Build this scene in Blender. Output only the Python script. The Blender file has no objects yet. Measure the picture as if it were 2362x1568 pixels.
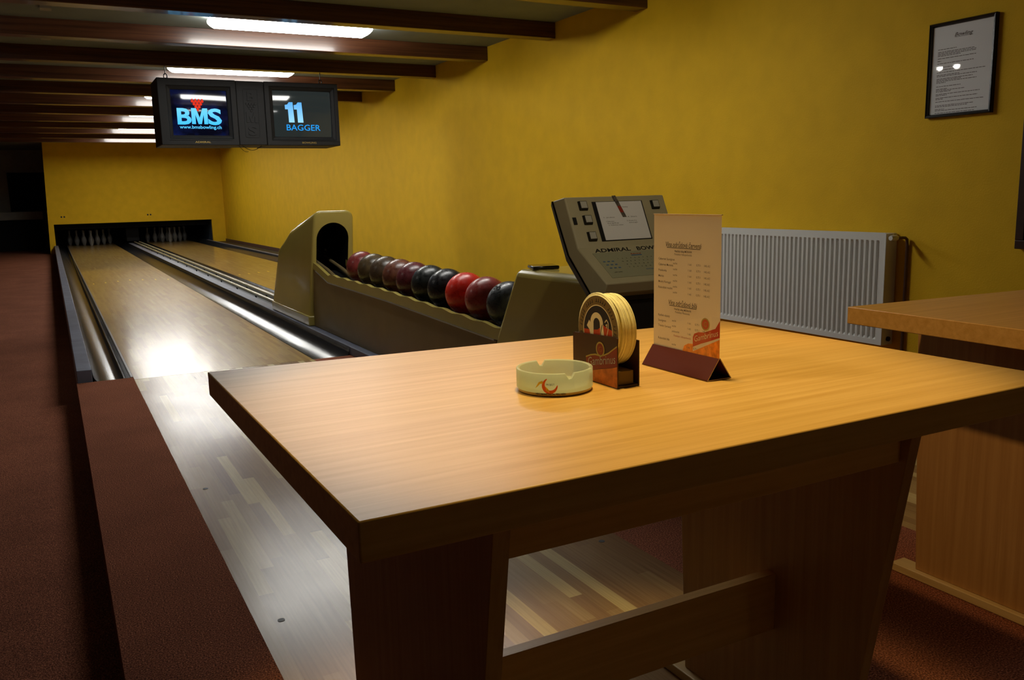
import bpy, bmesh, math, random
from mathutils import Vector, Matrix
random.seed(7)
S = bpy.context.scene
COL = S.collection
PI = math.pi

# ------------------------------------------------------------------ materials
class NT:
    def __init__(s, name):
        s.m = bpy.data.materials.new(name); s.m.use_nodes = True
        s.t = s.m.node_tree; s.t.nodes.clear()
        s.out = s.t.nodes.new('ShaderNodeOutputMaterial')
    def n(s, typ, _p=None, **k):
        nd = s.t.nodes.new('ShaderNode' + typ)
        for a, v in (_p or {}).items(): setattr(nd, a, v)
        for a, v in k.items():
            key = int(a[1:]) if a[0] == 'i' and a[1:].isdigit() else a.replace('_', ' ')
            s.set(nd.inputs[key], v)
        return nd
    def set(s, inp, v):
        if hasattr(v, 'is_output'): s.t.links.new(v, inp)
        elif isinstance(v, tuple) and len(v) == 3 and inp.type == 'RGBA': inp.default_value = (*v, 1)
        else: inp.default_value = v
    def surf(s, sock): s.t.links.new(sock, s.out.inputs['Surface']); return s.m
    def ramp(s, fac, stops, interp='LINEAR'):
        nd = s.t.nodes.new('ShaderNodeValToRGB'); cr = nd.color_ramp; cr.interpolation = interp
        while len(cr.elements) < len(stops): cr.elements.new(0.5)
        for e, (p, c) in zip(cr.elements, stops): e.position = p; e.color = (*c, 1)
        s.t.links.new(fac, nd.inputs[0]); return nd.outputs[0]
    def coord(s, scale=(1, 1, 1), rot=(0, 0, 0)):
        tc = s.n('TexCoord'); mp = s.n('Mapping', Vector=tc.outputs['Object'], Scale=scale, Rotation=rot)
        return mp.outputs[0]

def pbr(name, col, rough=.5, spec=.5, metal=0, noise=0, nscale=20, bump=0, bscale=200, coat=0, trans=0):
    t = NT(name); c = t.coord()
    b = t.n('BsdfPrincipled', Roughness=rough, Metallic=metal)
    b.inputs['Specular IOR Level'].default_value = spec
    if coat: b.inputs['Coat Weight'].default_value = coat; b.inputs['Coat Roughness'].default_value = .08
    if noise:
        nz = t.n('TexNoise', Vector=c, Scale=nscale, Detail=4.0)
        t.set(b.inputs['Base Color'], t.ramp(nz.outputs[0], [(.3, tuple(x * (1 - noise) for x in col)), (.7, tuple(min(1, x * (1 + noise)) for x in col))]))
    else: b.inputs['Base Color'].default_value = (*col, 1)
    if bump:
        nb = t.n('TexNoise', Vector=c, Scale=bscale, Detail=3.0)
        bp = t.n('Bump', Strength=bump, Distance=.01, Height=nb.outputs[0]); t.set(b.inputs['Normal'], bp.outputs[0])
    if trans:
        tr = t.n('BsdfTranslucent', Color=col); mx = t.n('MixShader', Fac=trans, i1=b.outputs[0], i2=tr.outputs[0])
        return t.surf(mx.outputs[0])
    return t.surf(b.outputs[0])

def emit(name, col, st):
    t = NT(name); return t.surf(t.n('Emission', Color=col, Strength=st).outputs[0])

def boards(name, tones, row, length, rough=.18, wear=.0, coat=0., bump=.02, worn=None):
    """strip flooring: staggered boards running along y"""
    t = NT(name); tc = t.n('TexCoord'); sp = t.n('SeparateXYZ', Vector=tc.outputs['Object'])
    r = t.n('Math', {'operation': 'DIVIDE'}, i0=sp.outputs[0], i1=row)
    rid = t.n('Math', {'operation': 'FLOOR'}, i0=r.outputs[0])
    w = t.n('TexWhiteNoise', {'noise_dimensions': '1D'}, W=rid.outputs[0])
    ys = t.n('Math', {'operation': 'DIVIDE'}, i0=sp.outputs[1], i1=length)
    ya = t.n('Math', {'operation': 'ADD'}, i0=ys.outputs[0], i1=w.outputs[0])
    bid = t.n('Math', {'operation': 'FLOOR'}, i0=ya.outputs[0])
    cv = t.n('CombineXYZ', X=rid.outputs[0], Y=bid.outputs[0], Z=0.0)
    w2 = t.n('TexWhiteNoise', {'noise_dimensions': '2D'}, Vector=cv.outputs[0])
    col = t.ramp(w2.outputs[0], tones, 'LINEAR')
    g = t.n('Mapping', Vector=tc.outputs['Object'], Scale=(160, 4, 1))
    gn = t.n('TexNoise', Vector=g.outputs[0], Scale=1.0, Detail=3.0)
    gr = t.ramp(gn.outputs[0], [(.25, (.78, .74, .70)), (.7, (1.06, 1.05, 1.04))])
    mx = t.n('MixRGB', {'blend_type': 'MULTIPLY'}, Fac=1.0, Color1=col, Color2=gr)
    wn = t.n('TexNoise', Vector=tc.outputs['Object'], Scale=2.2, Detail=5.0)
    rr = t.n('MapRange', Value=wn.outputs[0], i1=.3, i2=.75, i3=rough, i4=rough + wear)
    b = t.n('BsdfPrincipled', Base_Color=mx.outputs[0], Roughness=rr.outputs[0])
    b.inputs['Specular IOR Level'].default_value = .5
    b.inputs['Coat Weight'].default_value = coat; b.inputs['Coat Roughness'].default_value = .055
    if worn: b.inputs['Specular IOR Level'].default_value = .22; t.set(b.inputs['Coat Roughness'], t.n('MapRange', Value=sp.outputs[1], i1=.5, i2=8.0, i3=worn[0], i4=worn[1]).outputs[0])
    if bump:
        bn = t.n('TexNoise', Vector=tc.outputs['Object'], Scale=9.0, Detail=2.0)
        t.set(b.inputs['Normal'], t.n('Bump', Strength=bump, Distance=.02, Height=bn.outputs[0]).outputs[0])
    return t.surf(b.outputs[0])

def grain(name, dark, light, scale, rough=.4, spec=.4, coat=0, mid=.5):
    t = NT(name); c = t.coord(scale)
    n1 = t.n('TexNoise', Vector=c, Scale=1.0, Detail=6.0, Roughness=.62, Distortion=.25)
    col = t.ramp(n1.outputs[0], [(mid - .18, dark), (mid + .16, light)])
    b = t.n('BsdfPrincipled', Base_Color=col, Roughness=rough)
    b.inputs['Specular IOR Level'].default_value = spec
    b.inputs['Coat Weight'].default_value = coat; b.inputs['Coat Roughness'].default_value = .10
    t.set(b.inputs['Normal'], t.n('Bump', Strength=.06, Distance=.003, Height=n1.outputs[0]).outputs[0])
    return t.surf(b.outputs[0])

def carpet_mat(name, c1, c2):
    t = NT(name); c = t.coord()
    n1 = t.n('TexNoise', Vector=c, Scale=260.0, Detail=2.0); n2 = t.n('TexNoise', Vector=c, Scale=3.0, Detail=3.0)
    col = t.ramp(n1.outputs[0], [(.34, tuple(x * .35 for x in c1)), (.5, c1), (.63, c2), (.72, tuple(min(1, x * 1.9) for x in c2))])
    big = t.ramp(n2.outputs[0], [(.3, (.85, .85, .85)), (.7, (1.1, 1.1, 1.1))])
    mx = t.n('MixRGB', {'blend_type': 'MULTIPLY'}, Fac=1.0, Color1=col, Color2=big)
    b = t.n('BsdfPrincipled', Base_Color=mx.outputs[0], Roughness=.95); b.inputs['Specular IOR Level'].default_value = .1
    t.set(b.inputs['Normal'], t.n('Bump', Strength=.7, Distance=.006, Height=n1.outputs[0]).outputs[0])
    return t.surf(b.outputs[0])

def pane(name, gloss=.5):
    t = NT(name); f0 = t.n('Fresnel', IOR=1.5); ge = t.n('NewGeometry')
    fr = t.n('MixRGB', Fac=ge.outputs['Backfacing'], Color1=f0.outputs[0], Color2=(.05, .05, .05))
    tr = t.n('BsdfTransparent'); gl = t.n('BsdfGlossy', Roughness=.02)
    return t.surf(t.n('MixShader', Fac=fr.outputs[0], i1=tr.outputs[0], i2=gl.outputs[0]).outputs[0])

def frosted(name):
    t = NT(name)
    b = t.n('BsdfPrincipled', Base_Color=(.80, .86, .74), Roughness=.35); b.inputs['Specular IOR Level'].default_value = .5
    tl = t.n('BsdfTranslucent', Color=(.82, .88, .76)); tr = t.n('BsdfTransparent', Color=(.9, .95, .86))
    m1 = t.n('MixShader', Fac=.5, i1=b.outputs[0], i2=tl.outputs[0])
    return t.surf(t.n('MixShader', Fac=.34, i1=m1.outputs[0], i2=tr.outputs[0]).outputs[0])

def ball_mat(name, c1, c2, rough=.28):
    t = NT(name); c = t.coord()
    n1 = t.n('TexNoise', Vector=c, Scale=14.0, Detail=6.0, Distortion=1.2)
    col = t.ramp(n1.outputs[0], [(.35, c1), (.68, c2)])
    n2 = t.n('TexNoise', Vector=c, Scale=60.0, Detail=4.0)
    rr = t.n('MapRange', Value=n2.outputs[0], i1=.3, i2=.7, i3=rough - .08, i4=rough + .15)
    b = t.n('BsdfPrincipled', Base_Color=col, Roughness=rr.outputs[0]); b.inputs['Specular IOR Level'].default_value = .5
    return t.surf(b.outputs[0])

def screen_mat(name, base, glow=None):
    """lit picture tube under glossy glass"""
    t = NT(name); c = t.coord()
    e = t.n('Emission', Color=base, Strength=1.0)
    if glow:
        gr = t.n('TexNoise', Vector=c, Scale=5.0, Detail=5.0)
        t.set(e.inputs['Color'], t.ramp(gr.outputs[0], glow))
    fr = t.n('Fresnel', IOR=1.55); gl = t.n('BsdfGlossy', Roughness=.06)
    mx = t.n('MixShader', Fac=fr.outputs[0], i1=e.outputs[0], i2=gl.outputs[0])
    return t.surf(mx.outputs[0])

def vgrad_emit(name, z0, z1, lo, hi, st):
    t = NT(name); tc = t.n('TexCoord'); sp = t.n('SeparateXYZ', Vector=tc.outputs['Object'])
    mr = t.n('MapRange', Value=sp.outputs[2], i1=z0, i2=z1)
    return t.surf(t.n('Emission', Color=t.ramp(mr.outputs[0], [(0, lo), (1, hi)]), Strength=st).outputs[0])

def spot_emit(name, rad, col, st):
    t = NT(name); tc = t.n('TexCoord'); ln = t.n('VectorMath', {'operation': 'LENGTH'}, i0=tc.outputs['Object'])
    mr = t.n('MapRange', Value=ln.outputs['Value'], i1=0.0, i2=rad, i3=1.0, i4=0.0)
    pw = t.n('Math', {'operation': 'POWER'}, i0=mr.outputs[0], i1=1.6)
    e = t.n('Emission', Color=col, Strength=st); tr = t.n('BsdfTransparent')
    return t.surf(t.n('MixShader', Fac=pw.outputs[0], i1=tr.outputs[0], i2=e.outputs[0]).outputs[0])

M = {}
M['yellow'] = pbr('yellow_paint', (.76, .455, .010), .75, .25, noise=.05, nscale=6, bump=.12, bscale=120)
M['ceiling'] = pbr('ceiling_paint', (.22, .25, .23), .85, .2, noise=.06, nscale=4)
M['dimwall'] = pbr('grey_plaster', (.34, .32, .27), .9, .2, noise=.1, nscale=5)
M['beam'] = grain('stained_beam', (.040, .012, .005), (.125, .045, .018), (1.2, 40, 40), .30, .5, coat=.35, mid=.5)
M['carpet'] = carpet_mat('red_brown_carpet', (.27, .092, .052), (.40, .15, .08))
M['lane'] = boards('lane_maple', [(0, (.40, .255, .075)), (.4, (.48, .32, .10)), (.8, (.35, .20, .06)), (1, (.54, .39, .14))], .0264, .55, .30, .04, .6, 0, (.15, .04))
M['approach'] = boards('approach_strips', [(0, (.38, .25, .115)), (.3, (.27, .155, .075)), (.6, (.35, .22, .105)), (.78, (.41, .28, .13)), (.86, (.58, .45, .22)), (1, (.62, .50, .25))], .038, .62, .22, .06, .0, .005)
M['gutter'] = pbr('gutter_plastic', (.034, .035, .039), .17, .3, noise=.15, nscale=12)
M['ledge'] = pbr('blue_grey_paint', (.155, .17, .23), .42, .45, noise=.2, nscale=7)
M['darkboard'] = pbr('black_board', (.018, .018, .02), .5, .4)
M['rail'] = pbr('cream_rail', (.42, .37, .22), .25, .5, noise=.1, nscale=8)
M['steel'] = pbr('dull_steel', (.45, .46, .48), .3, .5, metal=.8)
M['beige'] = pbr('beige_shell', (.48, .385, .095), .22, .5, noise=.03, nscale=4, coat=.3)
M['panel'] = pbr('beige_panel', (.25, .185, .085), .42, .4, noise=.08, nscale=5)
M['rubber'] = pbr('black_rubber', (.012, .012, .013), .45, .4)
M['blackgloss'] = pbr('black_gloss', (.008, .008, .009), .12, .5)
M['housing'] = pbr('black_housing', (.012, .012, .013), .5, .3, bump=.25, bscale=700)
M['console'] = pbr('console_beige', (.46, .41, .25), .5, .4, noise=.04, nscale=9)
M['membrane'] = pbr('key_membrane', (.34, .335, .21), .45, .4)
M['white'] = pbr('radiator_white', (.70, .71, .68), .38, .45)
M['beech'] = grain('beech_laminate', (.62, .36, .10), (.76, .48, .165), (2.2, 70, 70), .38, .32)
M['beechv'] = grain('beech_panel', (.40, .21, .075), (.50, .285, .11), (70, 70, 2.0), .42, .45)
M['foot'] = grain('foot_strip', (.55, .40, .18), (.66, .50, .25), (40, 2, 40), .45, .4)
M['board'] = pbr('dark_brown_wood', (.035, .012, .006), .4, .4, noise=.2, nscale=30)
M['paper'] = pbr('printed_paper', (.90, .84, .68), .6, .3, trans=.7)
M['sheet'] = pbr('white_sheet', (.84, .84, .84), .7, .2)
M['label'] = pbr('key_cap', (.50, .49, .42), .5, .4)
M['ink'] = pbr('black_ink', (.02, .018, .016), .7, .2)
M['greyink'] = pbr('grey_ink', (.12, .10, .08), .7, .2)
M['redink'] = pbr('red_ink', (.35, .04, .02), .6, .3)
M['blueink'] = pbr('blue_ink', (.08, .16, .30), .6, .3)
M['gold'] = pbr('gold_print', (.36, .25, .05), .5, .4)
M['goldplate'] = pbr('gold_badge', (.40, .27, .06), .4, .5, metal=.4)
M['crimson'] = pbr('crimson_print', (.45, .045, .012), .5, .4)
M['amber'] = pbr('amber_print', (.75, .22, .015), .5, .4, noise=.35, nscale=90)
M['orange'] = pbr('orange_print', (.80, .13, .01), .5, .4)
M['crimson_shaded'] = pbr('shaded_crimson_print', (.20, .022, .010), .5, .4)  # darker copy of the crimson print, with the rack's shade in the colour
M['amber_shaded'] = pbr('shaded_amber_print', (.42, .11, .012), .5, .4, noise=.35, nscale=90)  # amber print darkened for the rack front, shade put into the colour
M['greyprint'] = pbr('grey_print', (.42, .36, .27), .5, .3)
M['yellowp'] = pbr('yellow_print', (.80, .58, .03), .5, .4)
M['cream'] = pbr('cream_print', (.72, .60, .34), .5, .3)
M['navy'] = pbr('dark_navy_print', (.018, .018, .024), .5, .3)
M['olive'] = pbr('olive_print', (.17, .11, .035), .6, .3)
M['pulp'] = pbr('coaster_pulp', (.95, .87, .52), .8, .2, noise=.08, nscale=60)
M['maroon'] = pbr('maroon_plastic', (.085, .016, .010), .35, .5)
M['maroond'] = pbr('dark_maroon_board', (.035, .012, .012), .45, .4)
M['edge'] = pbr('pale_cut_edge', (.55, .42, .32), .6, .3)
M['clear'] = pane('clear_pane')
M['base'] = pbr('clear_amber_base', (.50, .36, .12), .15, .5)
M['frosted'] = frosted('frosted_glass')
M['lamp'] = emit('lamp_diffuser', (1.0, .985, .93), 29.0)
M['lens'] = emit('downlight_lens', (1.0, .95, .85), 90.0)
M['lampbase'] = pbr('lamp_tray', (.6, .6, .58), .5, .4)
M['pin'] = pbr('pin_shaded_grey', (.21, .205, .195), .3, .5)  # white pins darkened to grey, the pit's dimness put into the colour
M['pinred'] = pbr('pin_stripe', (.5, .03, .02), .35, .5)
M['copper'] = pbr('painted_pipe', (.10, .045, .03), .45, .5)
M['blackframe'] = pbr('black_frame', (.010, .010, .011), .22, .5)
M['pit'] = pbr('pit_black', (.010, .010, .011), .8, .2)
M['pitblue'] = pbr('pit_side_blue', (.05, .07, .10), .6, .3)
M['scrL'] = screen_mat('picture_navy', (.004, .006, .03), [(.45, (.0015, .002, .008)), (.62, (.004, .008, .05)), (.75, (.012, .03, .20))])
M['scrR'] = screen_mat('picture_grey', (.020, .025, .024))
M['cyan'] = emit('cyan_letters', (.10, .58, 1.0), 1.15)
M['blue'] = emit('blue_letters', (.02, .36, .95), .95)
M['redpix'] = emit('red_pixels', (1.0, .05, .02), .75)

# ------------------------------------------------------------------ mesh helpers
ORG = {}
class MB:
    def __init__(s): s.v = []; s.f = []; s.mi = []
    def add(s, vs, fs, mi=0):
        o = len(s.v); s.v += [tuple(p) for p in vs]; s.f += [tuple(i + o for i in f) for f in fs]; s.mi += [mi] * len(fs); return s
    def box(s, x0, x1, y0, y1, z0, z1, mi=0):
        v = [(x, y, z) for z in (z0, z1) for y in (y0, y1) for x in (x0, x1)]
        return s.add(v, [(0, 2, 3, 1), (4, 5, 7, 6), (0, 1, 5, 4), (2, 6, 7, 3), (0, 4, 6, 2), (1, 3, 7, 5)], mi)
    def hexa(s, lo, hi, mi=0):   # two quads, lower and upper
        return s.add(list(lo) + list(hi), [(3, 2, 1, 0), (4, 5, 6, 7)] + [(i, (i + 1) % 4, (i + 1) % 4 + 4, i + 4) for i in range(4)], mi)
    def loft(s, rings, cap=True, closed=True, mi=0):
        n = len(rings[0]); v = [p for r in rings for p in r]; f = []
        for i in range(len(rings) - 1):
            for j in range(n if closed else n - 1):
                k = (j + 1) % n; f.append((i * n + j, i * n + k, (i + 1) * n + k, (i + 1) * n + j))
        if cap: f += [tuple(range(n))[::-1], tuple(range((len(rings) - 1) * n, len(rings) * n))]
        return s.add(v, f, mi)
    def prism(s, prof, a, b, axis='x', mi=0):
        def P(u, w, t): return {'x': (t, u, w), 'y': (u, t, w), 'z': (u, w, t)}[axis]
        return s.loft([[P(u, w, a) for u, w in prof], [P(u, w, b) for u, w in prof]], mi=mi)
    def tube(s, pts, r, seg=10, mi=0):
        pts = [Vector(p) for p in pts]; rings = []; up = Vector((0, 0, 1))
        for i, p in enumerate(pts):
            d = (pts[min(i + 1, len(pts) - 1)] - pts[max(i - 1, 0)]).normalized()
            a = d.cross(up)
            if a.length < .05: a = d.cross(Vector((1, 0, 0)))
            a.normalize(); b = a.cross(d)
            rings.append([p + (a * math.cos(2 * PI * k / seg) + b * math.sin(2 * PI * k / seg)) * r for k in range(seg)])
        return s.loft(rings, mi=mi)
    def lathe(s, prof, c=(0, 0, 0), axis='z', seg=32, mi=0, cap=True):
        rings = []
        for r, h in prof:
            ring = []
            for k in range(seg):
                a = 2 * PI * k / seg; u, w = r * math.cos(a), r * math.sin(a)
                q = {'z': (u, w, h), 'x': (h, u, w), 'y': (w, h, u)}[axis]
                ring.append(tuple(q[i] + c[i] for i in range(3)))
            rings.append(ring)
        return s.loft(rings, cap=cap, mi=mi)
    def sphere(s, c, r, seg=32, rings=20, mi=0):
        return s.lathe([(max(1e-4, r * math.sin(PI * i / rings)), -r * math.cos(PI * i / rings)) for i in range(rings + 1)], c, 'z', seg, mi)
    def poly(s, pts, O, U, V, N, th, mi=0):   # flat 2-D outline on a plane, thin
        O, U, V, N = map(Vector, (O, U, V, N))
        return s.loft([[O + U * a + V * b for a, b in pts], [O + U * a + V * b + N * th for a, b in pts]], mi=mi)
    def build(s, name, mat, parent=None, smooth=False, bevel=0, bseg=2, recalc=True, angle=35):
        org = Vector(ORG[parent.name]) if parent else Vector((0, 0, 0))
        me = bpy.data.meshes.new(name)
        me.from_pydata([tuple(Vector(p) - org) for p in s.v], [], s.f)
        mats = mat if isinstance(mat, list) else [mat]
        for m in mats: me.materials.append(m)
        for p, i in zip(me.polygons, s.mi): p.material_index = i
        if recalc:
            bm = bmesh.new(); bm.from_mesh(me); bmesh.ops.recalc_face_normals(bm, faces=bm.faces); bm.to_mesh(me); bm.free()
        if smooth:
            for p in me.polygons: p.use_smooth = True
            me.set_sharp_from_angle(angle=math.radians(angle))
        o = bpy.data.objects.new(name, me); COL.objects.link(o)
        if parent: o.parent = parent
        ORG[o.name] = tuple(org)
        if bevel:
            b = o.modifiers.new('bevel', 'BEVEL'); b.width = bevel; b.segments = bseg; b.limit_method = 'ANGLE'; b.angle_limit = math.radians(32)
            if not smooth:
                for p in me.polygons: p.use_smooth = True
                me.set_sharp_from_angle(angle=math.radians(34))
        return o

def tag(o, label=None, cat=None, group=None, kind=None):
    for k, v in (('label', label), ('category', cat), ('group', group), ('kind', kind)):
        if v: o[k] = v
    return o
def empty(name, loc, label, cat, group=None):
    o = bpy.data.objects.new(name, None); COL.objects.link(o); o.location = loc; o.empty_display_size = .1
    ORG[o.name] = tuple(loc); return tag(o, label, cat, group)
def copy_tree(src, loc, label):
    r = src.copy(); COL.objects.link(r); r.location = loc; r['label'] = label; ORG[r.name] = tuple(loc)
    def rec(a, b):
        for ch in list(a.children):
            c = ch.copy(); COL.objects.link(c); c.parent = b; rec(ch, c)
    rec(src, r); return r

def text_geo(body, shear=0, bold=0):
    cu = bpy.data.curves.new('lettering', 'FONT'); cu.body = body; cu.size = 1; cu.shear = shear; cu.offset = bold
    cu.resolution_u = 3; cu.extrude = 0
    ob = bpy.data.objects.new('lettering', cu); COL.objects.link(ob)
    bpy.context.view_layer.update()
    me = bpy.data.meshes.new_from_object(ob.evaluated_get(bpy.context.evaluated_depsgraph_get()))
    vs = [v.co.copy() for v in me.vertices]; fs = [tuple(p.vertices) for p in me.polygons]
    bpy.data.objects.remove(ob); bpy.data.curves.remove(cu); bpy.data.meshes.remove(me)
    return vs, fs
def put_text(mb, body, O, U, V, N, w=None, h=None, align='L', shear=0, bold=0, off=.0004, mi=0, warp=None, thick=0):
    """lettering on the plane O + a*U + b*V; fitted to width w and/or cap height h"""
    vs, fs = text_geo(body, shear, bold)
    xs = [v.x for v in vs]; x0, x1 = min(xs), max(xs)
    sy = (h / .72) if h else None; sx = w / (x1 - x0) if w else None
    sx = sx or sy; sy = sy or sx
    W = (x1 - x0) * sx; sh = {'L': 0, 'C': -W / 2, 'R': -W}[align]
    O, U, V, N = map(Vector, (O, U, V, N)); out = []
    for v in vs:
        a, b = (v.x - x0) * sx + sh, v.y * sy
        if warp: a, b = warp(a, b)
        out.append(O + U * a + V * b + N * off)
    mb.add(out, fs, mi)
    if thick:
        n = len(out); top = [p + N * thick for p in out]; mb.add(top, fs, mi)
        ed = {}
        for f in fs:
            for i in range(len(f)):
                e = (f[i], f[(i + 1) % len(f)]); k = tuple(sorted(e)); ed.setdefault(k, []).append(e)
        for k, l in ed.items():
            if len(l) == 1:
                a, b = l[0]; mb.add([out[a], out[b], top[b], top[a]], [(0, 1, 2, 3)], mi)
    return W
def circ(r, n=28, a0=0, a1=2 * PI, cx=0, cy=0, close=False):
    return [(cx + r * math.cos(a0 + (a1 - a0) * i / n), cy + r * math.sin(a0 + (a1 - a0) * i / n)) for i in range(n if abs(a1 - a0 - 2 * PI) < 1e-6 else n + 1)]
def ringpoly(mb, r0, r1, O, U, V, N, th, n=40, mi=0, a0=0, a1=2 * PI, wfun=None):
    O, U, V, N = map(Vector, (O, U, V, N))
    full = abs(a1 - a0 - 2 * PI) < 1e-6; cnt = n if full else n + 1
    vs = []
    for i in range(cnt):
        a = a0 + (a1 - a0) * i / n; c, s_ = math.cos(a), math.sin(a)
        ra, rb = (r0, r1) if not wfun else wfun(i / n)
        for r, t in ((ra, th), (rb, th)): vs.append(O + U * (r * c) + V * (r * s_) + N * t)
    fs = []
    for i in range(n if full else cnt - 1):
        j = (i + 1) % cnt; fs.append((2 * i, 2 * i + 1, 2 * j + 1, 2 * j))
    mb.add(vs, fs, mi)

def struct(mb, name, mat, **k):
    return tag(mb.build(name, mat, **k), kind='structure')

# ------------------------------------------------------------------ dimensions
CAMZ = 1.0117
XL0, XL1 = .3435, 1.3975          # left lane
XR0, XR1 = 2.166, 3.220           # right lane
YF, YB = 5.342, 22.86             # foul line, masking wall
XW = 3.95                         # right wall
ZC = 2.436                        # ceiling
ZB = 2.304                        # underside of beams
FL = -.13                         # lower floor
BY, BS = 6.510, 1.2831            # first beam, spacing

# ------------------------------------------------------------------ room shell
struct(MB().box(-6.2, 4.1, -4.2, 26.2, FL - .1, FL), 'floor', M['carpet'])
struct(MB().box(-6.2, 4.1, -4.2, 26.2, ZC, ZC + .1), 'ceiling', M['ceiling'])
struct(MB().box(XW, XW + .15, -4.2, YB + .12, FL, ZC), 'wall_right', M['yellow'])
struct(MB().box(-6.2, -6.05, -4.2, 26.2, FL, ZC), 'wall_left', M['dimwall'])
struct(MB().box(-6.2, XW, -4.2, -4.05, FL, ZC), 'wall_near', M['dimwall'])
struct(MB().box(-6.2, XW + .15, 26.05, 26.2, FL, ZC), 'wall_far', M['dimwall'])
# masking wall above the pits, with the wide pin-deck opening
hx0, hx1, hz = .085, 3.630, .558
mk = MB()
mk.hexa([(-.047, YB, FL), (hx0, YB, FL), (hx0, YB + .10, FL), (-.047, YB + .10, FL)], [(.028, YB, ZC), (hx0, YB, ZC), (hx0, YB + .10, ZC), (.028, YB + .10, ZC)])
mk.box(hx0, hx1, YB, YB + .10, hz, ZC)
mk.box(hx1, XW, YB, YB + .10, FL, ZC)
struct(mk, 'wall_mask', M['yellow'])
# raised carpeted platform beside and between the approaches
struct(MB().box(.045, XL0, -4.0, 5.41, FL, 0), 'floor_left_strip', M['carpet'])
struct(MB().box(XL1, XR0, -4.0, YF - .002, FL, 0), 'floor_middle_strip', M['carpet'])
struct(MB().box(XR1, XW, -4.0, YF - .002, FL, 0), 'floor_right_strip', M['carpet'])
struct(MB().box(XW - .018, XW, 5.5, YB, .0, .062), 'baseboard_right', M['copper'])

# ------------------------------------------------------------------ approaches and lanes
def approach(x0, x1, label):
    r = empty('approach', (x0, YF, 0), label, 'bowling approach', 'bowling approaches')
    MB().box(x0, x1, -3.9, YF - .004, FL, 0).build('boards', M['approach'], r)
    return r
ap = approach(XL0, XL1, 'pale striped wood approach running under the near table to the left lane')
for x, y in ((.401, 1.99), (.396, 3.105), (1.335, 1.981)):
    MB().lathe([(.0001, 0), (.009, 0), (.009, .0008), (.0001, .0008)], (x, y, 0), seg=16).build('dowel_dot', M['rubber'], ap)
approach(XR0, XR1, 'striped wood approach seen in the gap beside the second table panel')

def gutter_prof(x0, x1, z0, z1, n=16):
    """open trough between x0 (height z0) and x1 (height z1)"""
    pts = []
    for i in range(n + 1):
        a = PI * i / n; t = (1 - math.cos(a)) / 2
        pts.append((x0 + (x1 - x0) * t, (z0 * (1 - t) + z1 * t) - .092 * math.sin(a) ** .8))
    return pts
def gutter(label, x0, x1, z0, z1, y0, y1):
    p = gutter_prof(x0, x1, z0, z1); q = [(x, z - .008) for x, z in p][::-1]
    tag(MB().prism(p + q, y0, y1, 'y').build('gutter', M['gutter'], smooth=True, angle=60), label, 'lane gutter', 'lane gutters')
def lane(x0, x1, label, gl, gr):
    r = empty('bowling_lane', (x0, YF, 0), label, 'bowling lane', 'bowling lanes')
    MB().box(x0 + .001, x1 - .001, YF, 24.9, -.11, 0).build('lane_boards', M['lane'], r)
    gutter(*gl); gutter(*gr)
    for k, dx in enumerate((-.448, -.305, -.152, 0, .150, .300, .448)):
        cx, cy = (x0 + x1) / 2 + dx, 12.20 + .17 * (1 - abs(dx) / .45) * 1.6
        MB().poly([(-.012, -.07), (0, -.05), (.012, -.07), (0, .09)], (cx, cy, .0004), (1, 0, 0), (0, 1, 0), (0, 0, 1), .0004).build('arrow_mark', M['yellowp'], r)
    return r
l1 = lane(XL0, XL1, 'left bowling lane, glossy maple boards with a lamp sheen, nearest the carpet',
     ('leftmost grey gutter, beside the blue-grey ledge and carpet', .130, XL0 - .014, .066, 0, 5.43, 24.6), ('black shiny gutter with lamp glints between left lane and ball return', XL1 + .004, 1.645, 0, .052, YF + .02, 24.6))
l2 = lane(XR0, XR1, 'right bowling lane, glossy boards running behind the ball return along the wall',
     ('dark gutter half hidden between return rails and right lane', 1.965, XR0 - .004, .050, 0, YF + .02, 24.6), ('grey gutter between right lane and the yellow wall', XR1 + .004, 3.455, 0, .052, YF + .02, 24.6))
MB().box(XL0 - .0125, XL0 - .0005, 5.42, 24.0, -.02, .002).build('edge_strip', M['steel'], l1)
# ledges
lg = empty('gutter_ledge', (.09, 5.42, 0), 'narrow blue-grey painted ledge beside the far left gutter', 'ledge', 'gutter ledges')
MB().box(.050, .129, 5.425, 6.64, FL + .001, .070).build('ledge_board', M['ledge'], lg, bevel=.003)
MB().box(.052, .129, 6.648, 22.84, FL + .001, .069).build('ledge_board', M['ledge'], lg, bevel=.003)
lg = empty('gutter_ledge', (1.69, 5.4, 0), 'blue-grey painted ledge between left lane and the ball return', 'ledge', 'gutter ledges')
MB().box(1.646, 1.704, 3.52, 6.40, .0005, .055).build('ledge_board', M['ledge'], lg, bevel=.003)
MB().box(1.646, 1.742, 6.4005, YB - .005, .0005, .055).build('ledge_board', M['ledge'], lg, bevel=.003)
lg = empty('gutter_ledge', (3.5, 5.4, 0), 'dark ledge and trough at the foot of the yellow wall', 'ledge', 'gutter ledges')
MB().box(3.457, 3.505, YF, 22.84, -.1, .057).build('ledge_board', M['ledge'], lg, bevel=.003)
MB().box(3.505, XW - .019, YF, 22.84, -.1, .0).build('trough_board', M['darkboard'], lg)
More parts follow.
